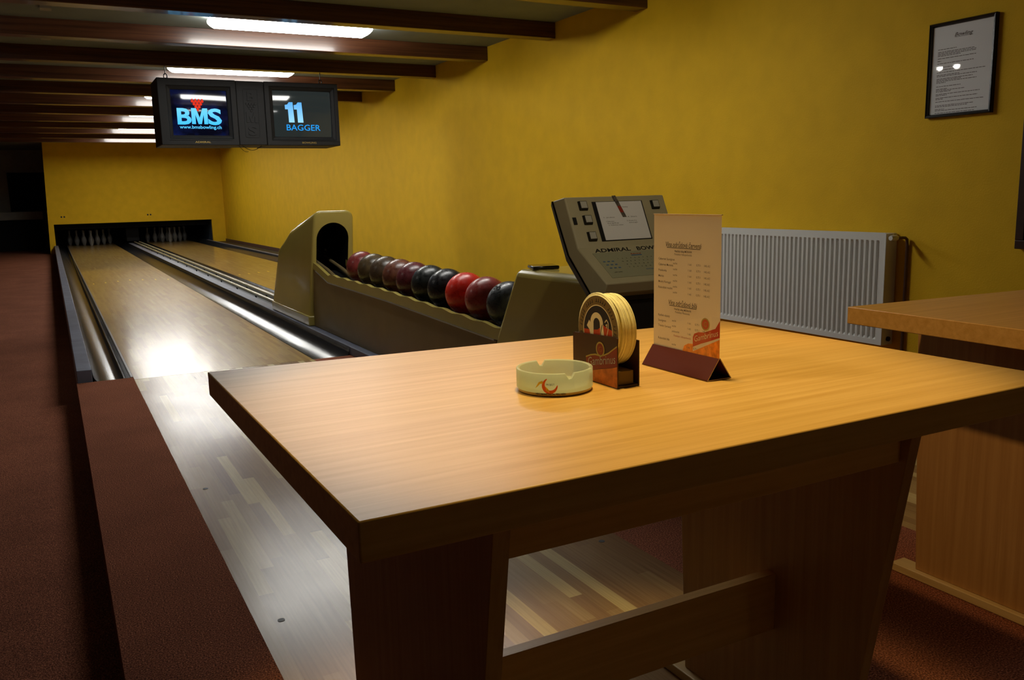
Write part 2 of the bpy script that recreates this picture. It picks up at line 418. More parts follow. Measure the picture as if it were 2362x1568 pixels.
# return track between the lanes
tr = empty('ball_track', (1.85, 7.6, 0), 'pair of cream return rails in the dark slot between the lanes', 'ball track')
MB().box(1.743, 1.962, 7.64, YB - .01, -.1, .010).build('track_bed', M['darkboard'], tr)
MB().box(1.945, 1.9625, 7.64, YB - .01, .0105, .062).build('track_lip', M['steel'], tr, bevel=.003)
for x in (1.785, 1.892):
    MB().tube([(x, 7.64, .066), (x, 8.6, .067), (x, 12, .070), (x, YB - .01, .072)], .019, 12).build('rail', M['rail'], tr, smooth=True)
    for i in range(15):
        MB().box(x - .006, x + .006, 7.9 + i, 7.93 + i, .0105, .055).build('rail_post', M['darkboard'], tr)

# pit behind the mask
pt = empty('pin_pit', (1.85, 24, 0), 'black pin deck pit behind the low opening in the far wall', 'pit')
MB().box(hx0 - .03, hx1 + .03, 25.2, 25.25, FL, .75).build('curtain', M['pit'], pt)
MB().box(hx0 - .035, hx0 - .001, YB + .101, 25.2, FL, .75).build('side_panel', M['pitblue'], pt)
MB().box(hx1 + .001, hx1 + .035, YB + .101, 25.2, FL, .75).build('side_panel', M['pitblue'], pt)
MB().box(hx0 - .03, hx1 + .03, YB + .101, 25.2, .75, .77).build('pit_roof', M['pit'], pt)
MB().box(hx0, hx1, 23.33, 23.36, .42, .745).build('light_block_board', M['pit'], pt)  # board added to keep lamp light off the pins
MB().box(1.66, 1.95, YB + .6, 25.1, .08, .60).build('divider', M['pit'], pt)

# pins
PROF = [(.0001, 0), (.025, 0), (.0285, .004), (.036, .02), (.048, .06), (.057, .095), (.0605, .115), (.058, .14), (.049, .18), (.037, .215), (.027, .24), (.0235, .265), (.0235, .28), (.026, .31), (.0315, .338), (.0325, .348), (.029, .366), (.019, .378), (.0001, .381)]
p0 = empty('bowling_pin', (0, 0, 0), 'x', 'bowling pin')
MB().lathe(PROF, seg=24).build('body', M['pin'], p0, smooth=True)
spots = [(0, 0, 'head pin at the front'), (-1, 1, 'left pin of the second row'), (1, 1, 'right pin of the second row'), (-2, 2, 'left pin of the third row'), (0, 2, 'middle pin of the third row'), (2, 2, 'right pin of the third row'), (-3, 3, 'leftmost pin of the back row'), (-1, 3, 'second pin from the left of the back row'), (1, 3, 'second pin from the right of the back row'), (3, 3, 'rightmost pin of the back row')]
first = True
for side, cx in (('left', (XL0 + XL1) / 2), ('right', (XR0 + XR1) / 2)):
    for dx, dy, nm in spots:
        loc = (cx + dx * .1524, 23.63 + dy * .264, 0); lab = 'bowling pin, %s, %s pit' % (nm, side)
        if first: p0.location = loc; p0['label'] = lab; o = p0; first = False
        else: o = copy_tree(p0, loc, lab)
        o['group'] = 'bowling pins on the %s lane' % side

# round fittings on the mask
for x, z, nm in ((.262, .728, 'outer one of the left pair'), (.322, .728, 'inner one of the left pair'), (2.142, .722, 'left one of the right pair'), (2.206, .722, 'right one of the right pair')):
    tag(MB().lathe([(.0001, YB - .006), (.017, YB - .006), (.020, YB), (.0001, YB)], (x, 0, z), 'y', 20).build('wall_grommet', M['rubber']),
        'small black round fitting low on the far yellow wall, ' + nm, 'wall fitting', 'round fittings on the far wall')

# ------------------------------------------------------------------ beams and lamps
NAMES = ['nearest', 'second nearest', 'third nearest', 'fourth nearest', 'fifth nearest', 'sixth nearest', 'seventh nearest', 'eighth nearest', 'fifth from the far wall', 'fourth from the far wall', 'third from the far wall', 'second from the far wall', 'last before the far wall']
for k in range(-1, 12):
    y = BY + k * BS
    tag(MB().box(-6.04, XW, y, y + .135, ZB, ZC).build('ceiling_beam', M['beam'], bevel=.004),
        'dark stained wooden ceiling beam, %s' % NAMES[k + 1], 'ceiling beam', 'ceiling beams across the bowling room')
LN = ['nearest, hanging clear of the screens', 'second nearest, just above the screens', 'third nearest, partly hidden by the screens', 'fourth nearest, beside the left screen', 'fifth nearest, beside the lower left screen', 'farthest, low beside the left screen']
def lamp(loc, label):
    r = empty('ceiling_lamp', loc, label, 'ceiling lamp', 'fluorescent ceiling lamps')
    x, y, z = loc
    MB().box(x - .62, x + .62, y - .06, y + .06, z - .016, z).build('lamp_tray', M['lampbase'], r)
    d = MB(); rings = []
    for dz, ex, ey in ((-.0165, .648, .100), (-.045, .650, .104), (-.068, .630, .092), (-.088, .606, .070)):
        rings.append([(x - ex, y - ey, z + dz), (x + ex, y - ey, z + dz), (x + ex, y + ey, z + dz), (x - ex, y + ey, z + dz)])
    d.loft(rings); d.build('diffuser', M['lamp'], r, bevel=.008)
    return r
lp = lamp((1.90, BY + .087 + BS * .5, ZC), 'white fluorescent ceiling lamp, ' + LN[0])
for k in range(1, 6): copy_tree(lp, (1.90, BY + .087 + BS * (.5 + 2 * k), ZC), 'white fluorescent ceiling lamp, ' + LN[k])
copy_tree(lp, (1.90, BY + .087 - BS * 1.5, ZC), 'white fluorescent ceiling lamp above the ball return, mirrored as a thin line in the screens')
for i, (x, y, z) in enumerate(((-.82, 6.10, 2.24), (-.83, 6.305, 2.245))):
    r = empty('pendant_spot', (x, y, ZC), 'small lit hanging spot left of the lanes, mirrored in the framed sheet, %s one' % ('nearer', 'farther')[i], 'pendant lamp', 'pendant spots mirrored in the frame')
    MB().tube([(x, y, ZC - .0005), (x, y, z + .05)], .006, 8).build('rod', M['rubber'], r)
    MB().lathe([(.0001, z + .06), (.018, z + .06), (.030, z + .012), (.027, z + .012), (.0001, z + .05)], (x, y, 0), seg=20).build('shade', M['rubber'], r, smooth=True)
    MB().sphere((x, y, z), .028, 20, 12).build('bulb', M['lens'], r, smooth=True)
for i, y in enumerate((7.35, 8.63, 9.92)):
    tag(MB().box(.095, .170, y - .05, y + .05, ZC - .022, ZC).build('junction_box', M['dimwall']),
        'pale junction box on the ceiling at upper left, %s' % ('nearest of three', 'middle of three', 'farthest of three')[i], 'junction box', 'junction boxes on the ceiling')

# ------------------------------------------------------------------ overhead screens
YM = 8.85
U, V, N = Vector((1, 0, 0)), Vector((0, 0, 1)), Vector((0, -1, 0))
ms = empty('overhead_screens', (1.88, YM, 2.16), 'black double screen unit with two lit pictures hanging over the lanes', 'score screens')
def frame_box(mb, x0, x1, z0, z1, wx0, wx1, wz0, wz1, y, d, rec):
    """front frame with a sloped recess round an opening"""
    A = [(x0, z0), (x1, z0), (x1, z1), (x0, z1)]; B = [(wx0 - .035, wz0 - .035), (wx1 + .035, wz0 - .035), (wx1 + .035, wz1 + .035), (wx0 - .035, wz1 + .035)]
    Cc = [(wx0, wz0), (wx1, wz0), (wx1, wz1), (wx0, wz1)]
    rings = [[(a, y + d, b) for a, b in A], [(a, y, b) for a, b in A], [(a, y, b) for a, b in B], [(a, y + .012, b) for a, b in B], [(a, y + rec, b) for a, b in Cc], [(a, y + rec + .03, b) for a, b in Cc]]
    mb.loft(rings, cap=False); mb.add(rings[0], [(0, 1, 2, 3)])
def crt(x0, x1, z0, z1, y, bulge, mat, name, par):
    n, m = 18, 14; vs = []; fs = []
    for j in range(m + 1):
        for i in range(n + 1):
            u, v = i / n * 2 - 1, j / m * 2 - 1
            vs.append((x0 + (x1 - x0) * i / n, y - bulge * (1 - u * u * .55 - v * v * .45), z0 + (z1 - z0) * j / m))
    for j in range(m):
        for i in range(n): fs.append((j * (n + 1) + i, j * (n + 1) + i + 1, (j + 1) * (n + 1) + i + 1, (j + 1) * (n + 1) + i))
    o = MB().add(vs, fs).build(name, mat, par, smooth=True, angle=80, recalc=False)
    return o
hb = MB(); frame_box(hb, 1.012, 1.728, 1.546, 2.163, 1.128, 1.640, 1.640, 2.062, YM, .50, .030)
hL = hb.build('left_housing', M['housing'], ms, bevel=.006)
hb = MB(); frame_box(hb, 1.998, 2.745, 1.546, 2.163, 2.085, 2.672, 1.634, 2.085, YM, .50, .030)
hR = hb.build('right_housing', M['housing'], ms, bevel=.006)
hb = MB(); hb.box(1.729, 1.997, YM + .004, YM + .46, 1.549, 2.160)
ctr = hb.build('centre_panel', M['housing'], ms, bevel=.006)
def block_m(mb, w_, h_, O_, off, th, st=.24):
    a = w_ * st; mb.poly([(0, 0), (a, 0), (a, h_ * .60), (w_ / 2 - a * .42, 0), (w_ / 2 + a * .42, 0), (w_ - a, h_ * .60), (w_ - a, 0), (w_, 0), (w_, h_), (w_ - a * 1.25, h_), (w_ / 2, h_ * .40), (a * 1.25, h_), (0, h_)], Vector(O_) + N * off, U, V, N, th)
# raised rounded border and emblem letters on the centre panel
bd = MB()
def rrect(w, h, r, n=6):
    pts = []
    for cx, cy, a in ((w - r, h - r, 0), (-w + r, h - r, PI / 2), (-w + r, -h + r, PI), (w - r, -h + r, 1.5 * PI)):
        pts += [(cx + r * math.cos(a + PI / 2 * i / n), cy + r * math.sin(a + PI / 2 * i / n)) for i in range(n + 1)]
    return pts
o1, i1 = rrect(.072, .235, .02), rrect(.066, .229, .016)
O = Vector((1.863, YM + .0035, 1.855))
vs = [];
for (a, b), (c, d) in zip(o1, i1): vs += [O + U * a + V * b + N * .0, O + U * a + V * b + N * .005, O + U * c + V * d + N * .005, O + U * c + V * d]
n_ = len(o1); bd.add(vs, [(4 * i + k, 4 * i + k + 1, 4 * ((i + 1) % n_) + k + 1, 4 * ((i + 1) % n_) + k) for i in range(n_) for k in range(3)])
put_text(bd, 'B', (1.863, YM + .0035, 1.975), U, V, N, w=.070, h=.085, align='C', bold=.02, thick=.009, off=0)
block_m(bd, .105, .10, (1.8105, YM + .0035, 1.765), 0, .009)
put_text(bd, 'S', (1.863, YM + .0035, 1.645), U, V, N, w=.085, h=.09, align='C', bold=.02, thick=.009, off=0)
for r_, cnt in enumerate((4, 3, 2, 1)):
    for q in range(cnt): bd.lathe([(.0001, YM + .0035), (.012, YM + .0035), (.010, YM - .002), (.0001, YM - .002)], (1.863 + (q - (cnt - 1) / 2) * .027, 0, 1.943 - r_ * .022), 'y', 12)
bd.build('embossed_emblem', M['housing'], ctr)
for hous, nm, x in ((hL, 'ADMIRAL', 1.385), (hR, 'BOWLING', 2.42)):
    t_ = MB(); put_text(t_, nm, (x, YM, 1.566), U, V, N, w=.145, h=.018, align='C', bold=.01, off=.0008); t_.build('name_plate', M['goldplate'], hous)
    MB().box(x - .30, x + .30, YM - .006, YM + .001, 1.592, 1.596).build('trim_line', M['housing'], hous)
sL = crt(1.124, 1.644, 1.636, 2.066, YM + .052, .022, M['scrL'], 'left_screen', hL)
sR = crt(2.081, 2.676, 1.630, 2.089, YM + .052, .022, M['scrR'], 'right_screen', hR)
YT = YM + .026
g = MB(); put_text(g, 'B', (1.172, YT, 1.745), U, V, N, w=.128, h=.148, bold=.03, off=.0); put_text(g, 'S', (1.452, YT, 1.745), U, V, N, w=.128, h=.148, bold=.03, off=.0)
block_m(g, .148, .148, (1.302, YT, 1.745), 0, .0005)
g.build('big_lettering', vgrad_emit('letter_gradient', -.43, -.27, (.05, .50, 1.0), (.16, .62, 1.0), 1.15), sL)
g = MB(); put_text(g, 'www.bmsbowling.ch', (1.187, YT, 1.702), U, V, N, w=.385, h=.032, bold=.012, off=.0); g.build('web_lettering', M['cyan'], sL)
g = MB()
for r_, cnt in enumerate((4, 3, 2, 1)):
    for q in range(cnt):
        cx = 1.364 + (q - (cnt - 1) / 2) * .030; cz = 1.957 - r_ * .026
        g.poly(circ(.0135, 12), (cx, YT - .001, cz), U, V, N, .0004); g.poly([(-.006, .005), (.006, .005), (.008, .022), (-.008, .022)], (cx, YT - .001, cz), U, V, N, .0004)
g.build('pin_triangle', M['redpix'], sL)
for x, z, r_ in ((1.476, 1.977, .040), (1.537, 1.936, .030), (1.330, 1.990, .010)):
    gl = MB().add([(a, 0, b) for a, b in circ(r_, 24)], [tuple(range(24))]).build('blue_glow', spot_emit('glow_dot', r_, (.05, .30, 1.0), 1.6), sL, recalc=False)
    gl.location = Vector((x, YT - .002, z)) - Vector(ORG[sL.name])
g = MB()
for x in (2.245, 2.335):
    g.poly([(-.012, 0), (.044, 0), (.034, .198), (-.004, .198), (-.020, .176), (-.046, .170), (-.044, .128), (-.016, .128)], (x, YT, 1.775), U, V, N, .0005)
g.build('number_lettering', vgrad_emit('number_gradient', -.39, -.19, (.35, .75, 1.0), (.12, .45, .95), 1.0), sR)
g = MB(); put_text(g, 'BAGGER', (2.205, YT, 1.697), U, V, N, w=.345, h=.060, bold=.004, off=.0); g.build('name_lettering', M['blue'], sR)
for x in (1.122, 2.632):
    h_ = MB().box(x - .022, x + .022, YM + .20, YM + .24, 2.1635, 2.183)
    ry = YM + .22
    h_.tube([(x + .016 * math.cos(a), ry, 2.205 + .022 * math.sin(a)) for a in [2 * PI * i / 16 for i in range(17)]], .005, 8)
    h_.tube([(x, ry, 2.222), (x, ry, 2.30)], .004, 8)
    h_.build('hook', M['rubber'], ms)
cb = MB()
cb.tube([(1.77 + .19 * t, YM + .1, 1.549 - .045 * math.sin(PI * t)) for t in [i / 14 for i in range(15)]], .003, 6)
cb.tube([(1.74 + .09 * t, YM + .12, 1.549 - .06 * math.sin(PI * t * .6)) for t in [i / 14 for i in range(15)]], .002, 6)
cb.build('cable_loop', M['rubber'], ms, smooth=True)

# ------------------------------------------------------------------ ball return
br = empty('ball_return', (1.85, 4.9, 0), 'long beige ball return with arched hood, ball tray and end cap', 'ball return')
def hood_x(z): t = (.922 - z) / .79; return 1.700 - .028 * t, 2.000 + .030 * t
def yfront(z): return 6.225 + (.922 - z) / .792 * .205
NSIDE, NCOR, NTOP = 6, 7, 6
def outline(zt, rad, ins=0):
    """open outline, bottom left - over the rounded top - bottom right, as (x, z)"""
    zb_ = .1325; xl, xr = hood_x(zt)
    pts = [(hood_x(zb_ + (zt - rad - zb_) * i / NSIDE)[0] + ins, zb_ + (zt - rad - zb_) * i / NSIDE) for i in range(NSIDE)]
    pts += [(xl + ins + (rad - ins) * (1 - math.cos(PI / 2 * i / NCOR)), zt - rad + (rad - ins) * math.sin(PI / 2 * i / NCOR)) for i in range(NCOR)]
    pts += [(xl + rad + (xr - xl - 2 * rad) * i / NTOP, zt - ins) for i in range(NTOP)]
    pts += [(xr - ins - (rad - ins) * (1 - math.cos(PI / 2 * (1 - i / NCOR))), zt - rad + (rad - ins) * math.sin(PI / 2 * (1 - i / NCOR))) for i in range(NCOR)]
    pts += [(hood_x(zt - rad + (zb_ - zt + rad) * i / NSIDE)[1] - ins, zt - rad + (zb_ - zt + rad) * i / NSIDE) for i in range(NSIDE + 1)]
    return pts
nar = 2 * NSIDE + 2 * NCOR + NTOP + 1
na_ = 2 * NCOR + NTOP
arch = [(1.724, .1325 + (.712 - .1325) * i / NSIDE) for i in range(NSIDE)]
arch += [(1.846 - .122 * math.cos(PI * i / na_), .712 + .122 * math.sin(PI * i / na_)) for i in range(na_)]
arch += [(1.968, .712 - (.712 - .1325) * i / NSIDE) for i in range(NSIDE + 1)]
rings = [[(x, yfront(z) + .012, z) for x, z in arch], [(x, yfront(z), z) for x, z in arch]]
for k in range(5):
    a = PI / 2 * k / 4; q = .022
    rings.append([(x, yfront(z) + q * (1 - math.sin(a)) if k else yfront(z), z) for x, z in outline(.922, .055, q * (1 - math.sin(a)))] if False else
                 [(x, yfront(z) + q * (1 - math.cos(a)), z) for x, z in outline(.922, .055, q * (1 - math.sin(a)))])
for yy_, zt, rad in ((6.80, .808, .055), (6.965, .772, .05), (7.355, .613, .045), (7.585, .22, .03), (7.60, .16, .01)):
    rings.append([(x, max(yy_, yfront(z) + .1), z) for x, z in outline(zt, rad)])
hm = MB().loft(rings, cap=False, closed=False)
nn_ = len(rings[0]); hm.add(rings[-1], [tuple(range(nn_))])
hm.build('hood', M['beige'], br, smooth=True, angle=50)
ln = MB(); ln.loft([[(x, yfront(z) + .0125, z) for x, z in arch], [(x, 6.95, z) for x, z in arch]], cap=False, closed=False)
ln.add([(x, 6.95, z) for x, z in arch], [tuple(range(len(arch)))])
ln.build('dark_opening', M['rubber'], br, smooth=True)
for x in (1.815, 1.880): MB().sphere((x, 6.62, .62), .036, 20, 12).build('lift_wheel', M['blackgloss'], br, smooth=True)
MB().box(1.662, 2.042, 6.405, 7.63, .0555, .132).build('plinth', M['beige'], br, bevel=.008)
# tray: flat side panels, scalloped rims, rails
rim_lo = [(6.40, .500), (6.255, .482), (5.955, .420), (4.75, .408), (3.36, .370)]
def lo(y):
    for (ya, za), (yb_, zb_) in zip(rim_lo, rim_lo[1:]):
        if yb_ <= y <= ya: return zb_ + (za - zb_) * (y - yb_) / (ya - yb_)
    return rim_lo[-1][1]
B0, BSTEP = 5.600, .2355
def hi(y):
    if y > 5.93: return lo(y) + .050
    return lo(y) + .060 + .004 * math.cos(2 * PI * (y - B0) / BSTEP)
for xs, xe, nm in ((1.705, 1.722, 'near'), (1.968, 1.985, 'far')):
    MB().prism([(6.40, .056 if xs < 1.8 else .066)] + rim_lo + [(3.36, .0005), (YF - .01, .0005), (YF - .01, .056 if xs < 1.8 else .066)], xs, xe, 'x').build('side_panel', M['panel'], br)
    ys = [6.38 - i * .0113 for i in range(275)]
    w0, w1 = (xs - .008, xe + .004) if xs < 1.8 else (xs - .004, xe + .008)
    rm = MB(); rm.loft([[(w0, y, lo(y) + .004), (w1, y, lo(y) + .004), (w1, y, hi(y)), (w0 + .004, y, hi(y))] for y in ys]); rm.build('tray_rim', M['beige'], br, smooth=True, angle=50)
    MB().loft([[(w0 - .003, y, z - .003), (w1, y, z - .003), (w1, y, z + .003), (w0 - .003, y, z + .003)] for y, z in rim_lo[1:]]).build('trim_bead', M['steel'], br)
MB().loft([[(1.7225, y, z - .05), (1.9675, y, z - .05), (1.9675, y, z - .03), (1.7225, y, z - .03)] for y, z in rim_lo]).build('tray_bed', M['rubber'], br)
for x in (1.785, 1.900):
    MB().tube([(x, y, z + .006) for y, z in [(6.7, .55)] + rim_lo[1:]], .014, 10).build('tray_rail', M['panel'], br, smooth=True)
# end cap with blower
cp = [(3.165, .700), (2.640, .706), (2.560, .620), (2.535, .42), (2.515, .0005), (3.50, .0005), (3.345, .40)]
def capx(z): t = (.70 - z) / .7; return 1.705 - .018 * t, 1.995 + .018 * t
cm = MB(); n = len(cp); cm.add([(capx(z)[0], y, z) for y, z in cp] + [(capx(z)[1], y, z) for y, z in cp], [tuple(range(n)), tuple(range(n, 2 * n))[::-1]] + [(i, (i + 1) % n, n + (i + 1) % n, n + i) for i in range(n)])
cm.build('end_cap', M['beige'], br, bevel=.032, bseg=5)
vt = MB(); c_ = Vector((1.790, 3.075, .7030))
sq = [c_ + Vector((.078 * math.cos(a), .078 * math.sin(a), 0)) for a in [.5 + PI / 2 * i for i in range(4)]]
vt.loft([sq, [p + Vector((0, 0, .014)) for p in sq]]); vt.build('blower_plate', M['blackgloss'], br, bevel=.004)

# balls
BALLS = [((.16, .02, .02), (.30, .05, .04), 'dark red', 'deep in the tray, next to the arched hood'), ((.055, .035, .015), (.13, .085, .035), 'olive brown', 'second from the arched hood'),
         ((.05, .032, .018), (.10, .06, .03), 'dark brown', 'third from the arched hood'), ((.10, .028, .018), (.24, .09, .045), 'reddish brown marbled', 'fourth from the arched hood'),
         ((.085, .014, .018), (.17, .03, .035), 'maroon', 'fifth from the arched hood'), ((.014, .016, .016), (.035, .04, .038), 'black', 'between the maroon ball and another black ball'),
         ((.012, .012, .014), (.022, .022, .025), 'black', 'directly behind the bright red ball'), ((.80, .03, .015), (.92, .05, .025), 'bright red', 'brightest in the tray'),
         ((.32, .04, .035), (.50, .085, .07), 'dull crimson', 'in front of the bright red ball'), ((.022, .026, .030), (.05, .055, .06), 'dark grey', 'nearest, half hidden by the end cap')]
for i, (c1, c2, nm, wh) in enumerate(BALLS):
    y = B0 - i * BSTEP; z = .653 - .0043 * i - .108
    b = empty('bowling_ball', (1.842, y, z), '%s bowling ball, %s' % (nm, wh), 'bowling ball', 'bowling balls in the return tray')
    MB().sphere((1.842, y, z), .1085, 40, 26).build('shell', ball_mat('ball_%s' % nm.replace(' ', '_'), c1, c2), b, smooth=True, angle=80)
    if i in (5, 9):
        d0 = Vector((-.62, -.20, .76)) if i == 9 else Vector((-.75, .35, .56))
        d0.normalize(); t1 = d0.cross(Vector((0, 0, 1))).normalized(); t2 = t1.cross(d0)
        for (p, q) in ((0, 0), (.24, .05), (.10, -.36)):
            dd = (d0 + t1 * p + t2 * q).normalized(); u = dd.cross(Vector((0, 0, 1))).normalized(); w = u.cross(dd); c_ = Vector((1.842, y, z))
            rg = [[c_ + dd * rr + (u * math.cos(a) + w * math.sin(a)) * rad for a in [2 * PI * k / 16 for k in range(16)]] for rr, rad in ((.1045, .0125), (.1082, .0125))]
            MB().loft(rg).build('finger_hole', M['pit'], b, smooth=True)

# ------------------------------------------------------------------ score console
cs = empty('score_console', (1.76, 2.42, 0), 'beige keyboard console on a black stand behind the menu card', 'console')
CX0, CX1 = 1.550, 1.968
Fp = [(2.512, .995), (2.430, .826), (2.261, .720), (2.273, .684)]
Bp = [(2.566, .982), (2.466, .800), (2.318, .668), (2.290, .672)]
def band(pl, x0, x1): return [(x0, y, z) for y, z in pl], [(x1, y, z) for y, z in pl]
sh = MB(); fa, fb = band(Fp, CX0, CX1); ba, bb = band(Bp, CX0 - .016, CX1 + .016)
v = fa + fb + ba + bb
f = [(i, i + 1, 5 + i, 4 + i) for i in range(3)]                       # front faces
f += [(i, i + 1, 9 + i, 8 + i) for i in range(3)] + [(4 + i, 5 + i, 13 + i, 12 + i) for i in range(3)]
f += [(0, 4, 12, 8), (3, 7, 15, 11), (8, 9, 10, 11), (12, 13, 14, 15), (8, 12, 13, 9), (9, 13, 14, 10), (10, 14, 15, 11)]
sh.add(v, f[:3] + f[3:9] + f[9:11] + f[13:]); shell = sh.build('shell', M['console'], cs, bevel=.004)
bk = MB(); K = [(2.582, .968), (2.486, .782), (2.335, .650), (2.296, .655)]
bk.add([(CX0 - .019, y, z) for y, z in Bp] + [(CX1 + .019, y, z) for y, z in Bp] + [(CX0 - .012, y, z) for y, z in K] + [(CX1 + .012, y, z) for y, z in K],
       [(i, i + 1, 9 + i, 8 + i) for i in range(3)] + [(4 + i, 5 + i, 13 + i, 12 + i) for i in range(3)] + [(0, 4, 12, 8), (3, 7, 15, 11)] + [(8 + i, 9 + i, 13 + i, 12 + i) for i in range(3)])
bk.build('back_shell', M['rubber'], cs)
pd = MB(); pd.hexa([(CX0 + .12, 2.285, .0005), (CX1 - .02, 2.285, .0005), (CX1 - .02, 2.47, .0005), (CX0 + .12, 2.47, .0005)], [(CX0 + .10, 2.300, .652), (CX1, 2.300, .652), (CX1, 2.44, .652), (CX0 + .10, 2.44, .652)])
pd.build('stand', M['rubber'], cs)
# planes of the two front faces: origin at the top left corner, U to the right, V up the face
def face(a, b):
    A, B_ = Vector((CX0, *Fp[a])), Vector((CX0, *Fp[b])); Vd = (A - B_).normalized(); Ud = Vector((1, 0, 0)); return A, Ud, Vd, Ud.cross(Vd)
O1, U1, V1, N1 = face(0, 1); O2, U2, V2, N2 = face(1, 2)
def P1(x, s): return O1 + U1 * (x - CX0) - V1 * s
def P2(x, s): return O2 + U2 * (x - CX0) - V2 * s
def slab(mb, O, U, V, N, x0, x1, s0, s1, t0, t1, taper=0, mi=0):
    c = [(x0, s0), (x1, s0), (x1, s1), (x0, s1)]; d = [(x0 + taper, s0 + taper), (x1 - taper, s0 + taper), (x1 - taper, s1 - taper), (x0 + taper, s1 - taper)]
    mb.loft([[O + U * a - V * b + N * t0 for a, b in c], [O + U * a - V * b + N * t1 for a, b in d]], mi=mi)
w = MB(); slab(w, O1, U1, V1, N1, .103, .316, .020, .168, .0003, .0012); win = w.build('screen_window', M['rubber'], shell)
w = MB(); slab(w, O1, U1, V1, N1, .119, .311, .022, .165, .0013, .0022); pap = w.build('instruction_sheet', M['sheet'], win)
w = MB()
for x, s, tx, wd in ((1.685, .083, '1. Jméno', .045), (1.785, .083, '4. Start', .040), (1.690, .098, '2. Zadat jméno', .034), (1.695, .105, '   hráče', .046), (1.697, .112, '3. Stisknout enter', .062), (1.778, .098, '5. Konec hry', .042), (1.785, .105, '   stop', .036), (1.775, .045, 'Bowling', .022)):
    put_text(w, tx, P1(x, s), U1, V1, N1, w=wd, h=.0042, off=.0024)
w.build('sheet_lettering', M['greyink'], pap)
w = MB(); cA, cB = P1(1.742, -.001), P1(1.765, .082); dx = Vector((.016, 0, 0))
w.loft([[cA + N1 * .0024, cA + dx + N1 * .0024, cB + dx + N1 * .0024, cB + N1 * .0024], [cA + N1 * .0028, cA + dx + N1 * .0028, cB + dx + N1 * .0028, cB + N1 * .0028]])
tp = w.build('tape_strip', pbr('tape', (.13, .11, .09), .4, .4, noise=.6, nscale=160), pap)
w = MB(); cA, cB = P1(1.7535, .040), P1(1.760, .064); w.loft([[cA + N1 * .003, cA + dx * .9 + N1 * .003, cB + dx * .9 + N1 * .003, cB + N1 * .003], [cA + N1 * .0032, cA + dx * .9 + N1 * .0032, cB + dx * .9 + N1 * .0032, cB + N1 * .0032]]); w.build('tape_red_mark', M['redink'], pap)
for x, s in ((1.613, .034), (1.617, .087), (1.617, .148), (1.918, .038), (1.922, .092), (1.926, .148)):
    q = x - CX0; b_ = MB(); slab(b_, O1, U1, V1, N1, q - .017, q + .017, s - .017, s + .017, .0003, .010, .003)
    bo = b_.build('button', M['rubber'], shell)
    b_ = MB(); slab(b_, O1, U1, V1, N1, q - .0125, q + .0125, s - .0125, s + .0125, .0101, .0112, .001)
    cap_ = b_.build('button_cap', M['label'], bo)
b_ = MB(); slab(b_, O1, U1, V1, N1, .009, .023, .076, .102, .0003, .0022); b_.build('key_slot', M['rubber'], shell)
w = MB(); slab(w, O2, U2, V2, N2, .038, .395, .034, .172, .0003, .0010); mem = w.build('key_membrane', M['membrane'], shell)
for tx, x in (('ADMIRAL', 1.602), ('BOWLING', 1.776)):
    w = MB(); put_text(w, tx, P2(x, .030), U2, V2, N2, w=.148, h=.0205, shear=.25, bold=.022, off=.0006); w.build('hand_lettering', M['ink'], shell)
w = MB()
for r_, (s, x0) in enumerate(((.075, 1.668), (.091, 1.676), (.108, 1.684), (.124, 1.684))):
    for q in range(12): put_text(w, ['1234567890<>', 'QWERTZUIOP-+', 'ASDFGHJKL.:;', 'YXCVBNM,.-_!'][r_][q], P2(x0 + q * .0172, s), U2, V2, N2, h=.0050, off=.0014, bold=.01)
put_text(w, 'LAST GAME', P2(1.612, .146), U2, V2, N2, w=.032, h=.0045, off=.0014)
w.build('key_lettering', M['ink'], mem)
w = MB()
for r_ in range(3):
    for q in range(3): slab(w, O2, U2, V2, N2, .052 + q * .0172 + r_ * .003, .061 + q * .0172 + r_ * .003, .082 + r_ * .018, .087 + r_ * .018, .0012, .0016)
w.build('function_keys', M['blueink'], mem)
w = MB(); put_text(w, 'ENTER', P2(1.745, .142), U2, V2, N2, w=.03, h=.006, off=.0014); slab(w, O2, U2, V2, N2, .183, .226, .056, .060, .0012, .0016); w.build('blue_marks', M['blueink'], mem)
w = MB(); put_text(w, 'Admiral', P2(1.732, .053), U2, V2, N2, w=.046, h=.007, off=.0014, shear=.2, bold=.02); w.build('red_lettering', M['redink'], mem)

# ------------------------------------------------------------------ radiator
rd = empty('radiator', (3.9, 3.7, 0), 'white ribbed panel radiator on the yellow wall', 'radiator')
y0, y1, z0, z1, xf = 3.055, 4.50, .163, .762, 3.858
rp = MB(); ZZ = [z0, z0 + .028, z0 + .040, z1 - .052, z1 - .040, z1]
cols = [(y0, 0), (y0 + .030, 0)]; yy = y0 + .030
while yy + .0334 < y1 - .02:
    cols += [(yy + .004, 0), (yy + .0085, 1), (yy + .0205, 1), (yy + .0250, 0)]; yy += .0334
cols += [(y1 - .01, 0), (y1, 0)]
vs = []; nz = len(ZZ)
for y, d in cols:
    for k, z in enumerate(ZZ): vs.append((xf + (.012 * d if 2 <= k <= 3 else 0), y, z))
fs = [(i * nz + k, (i + 1) * nz + k, (i + 1) * nz + k + 1, i * nz + k + 1) for i in range(len(cols) - 1) for k in range(nz - 1)]
rp.add(vs, fs); rp.build('front_panel', M['white'], rd)
MB().box(xf + .013, 3.942, y0 + .004, y1 - .004, z0 + .01, z1 - .012).build('body', M['white'], rd)
MB().box(xf - .001, xf + .085, y0 - .006, y0 + .003, z0, z1 - .006).build('side_cover', M['white'], rd, bevel=.002)
gr_ = MB(); gr_.box(xf + .004, 3.944, y0, y1, z1 - .011, z1 - .004)
gr_.build('top_grille', M['white'], rd, bevel=.002)
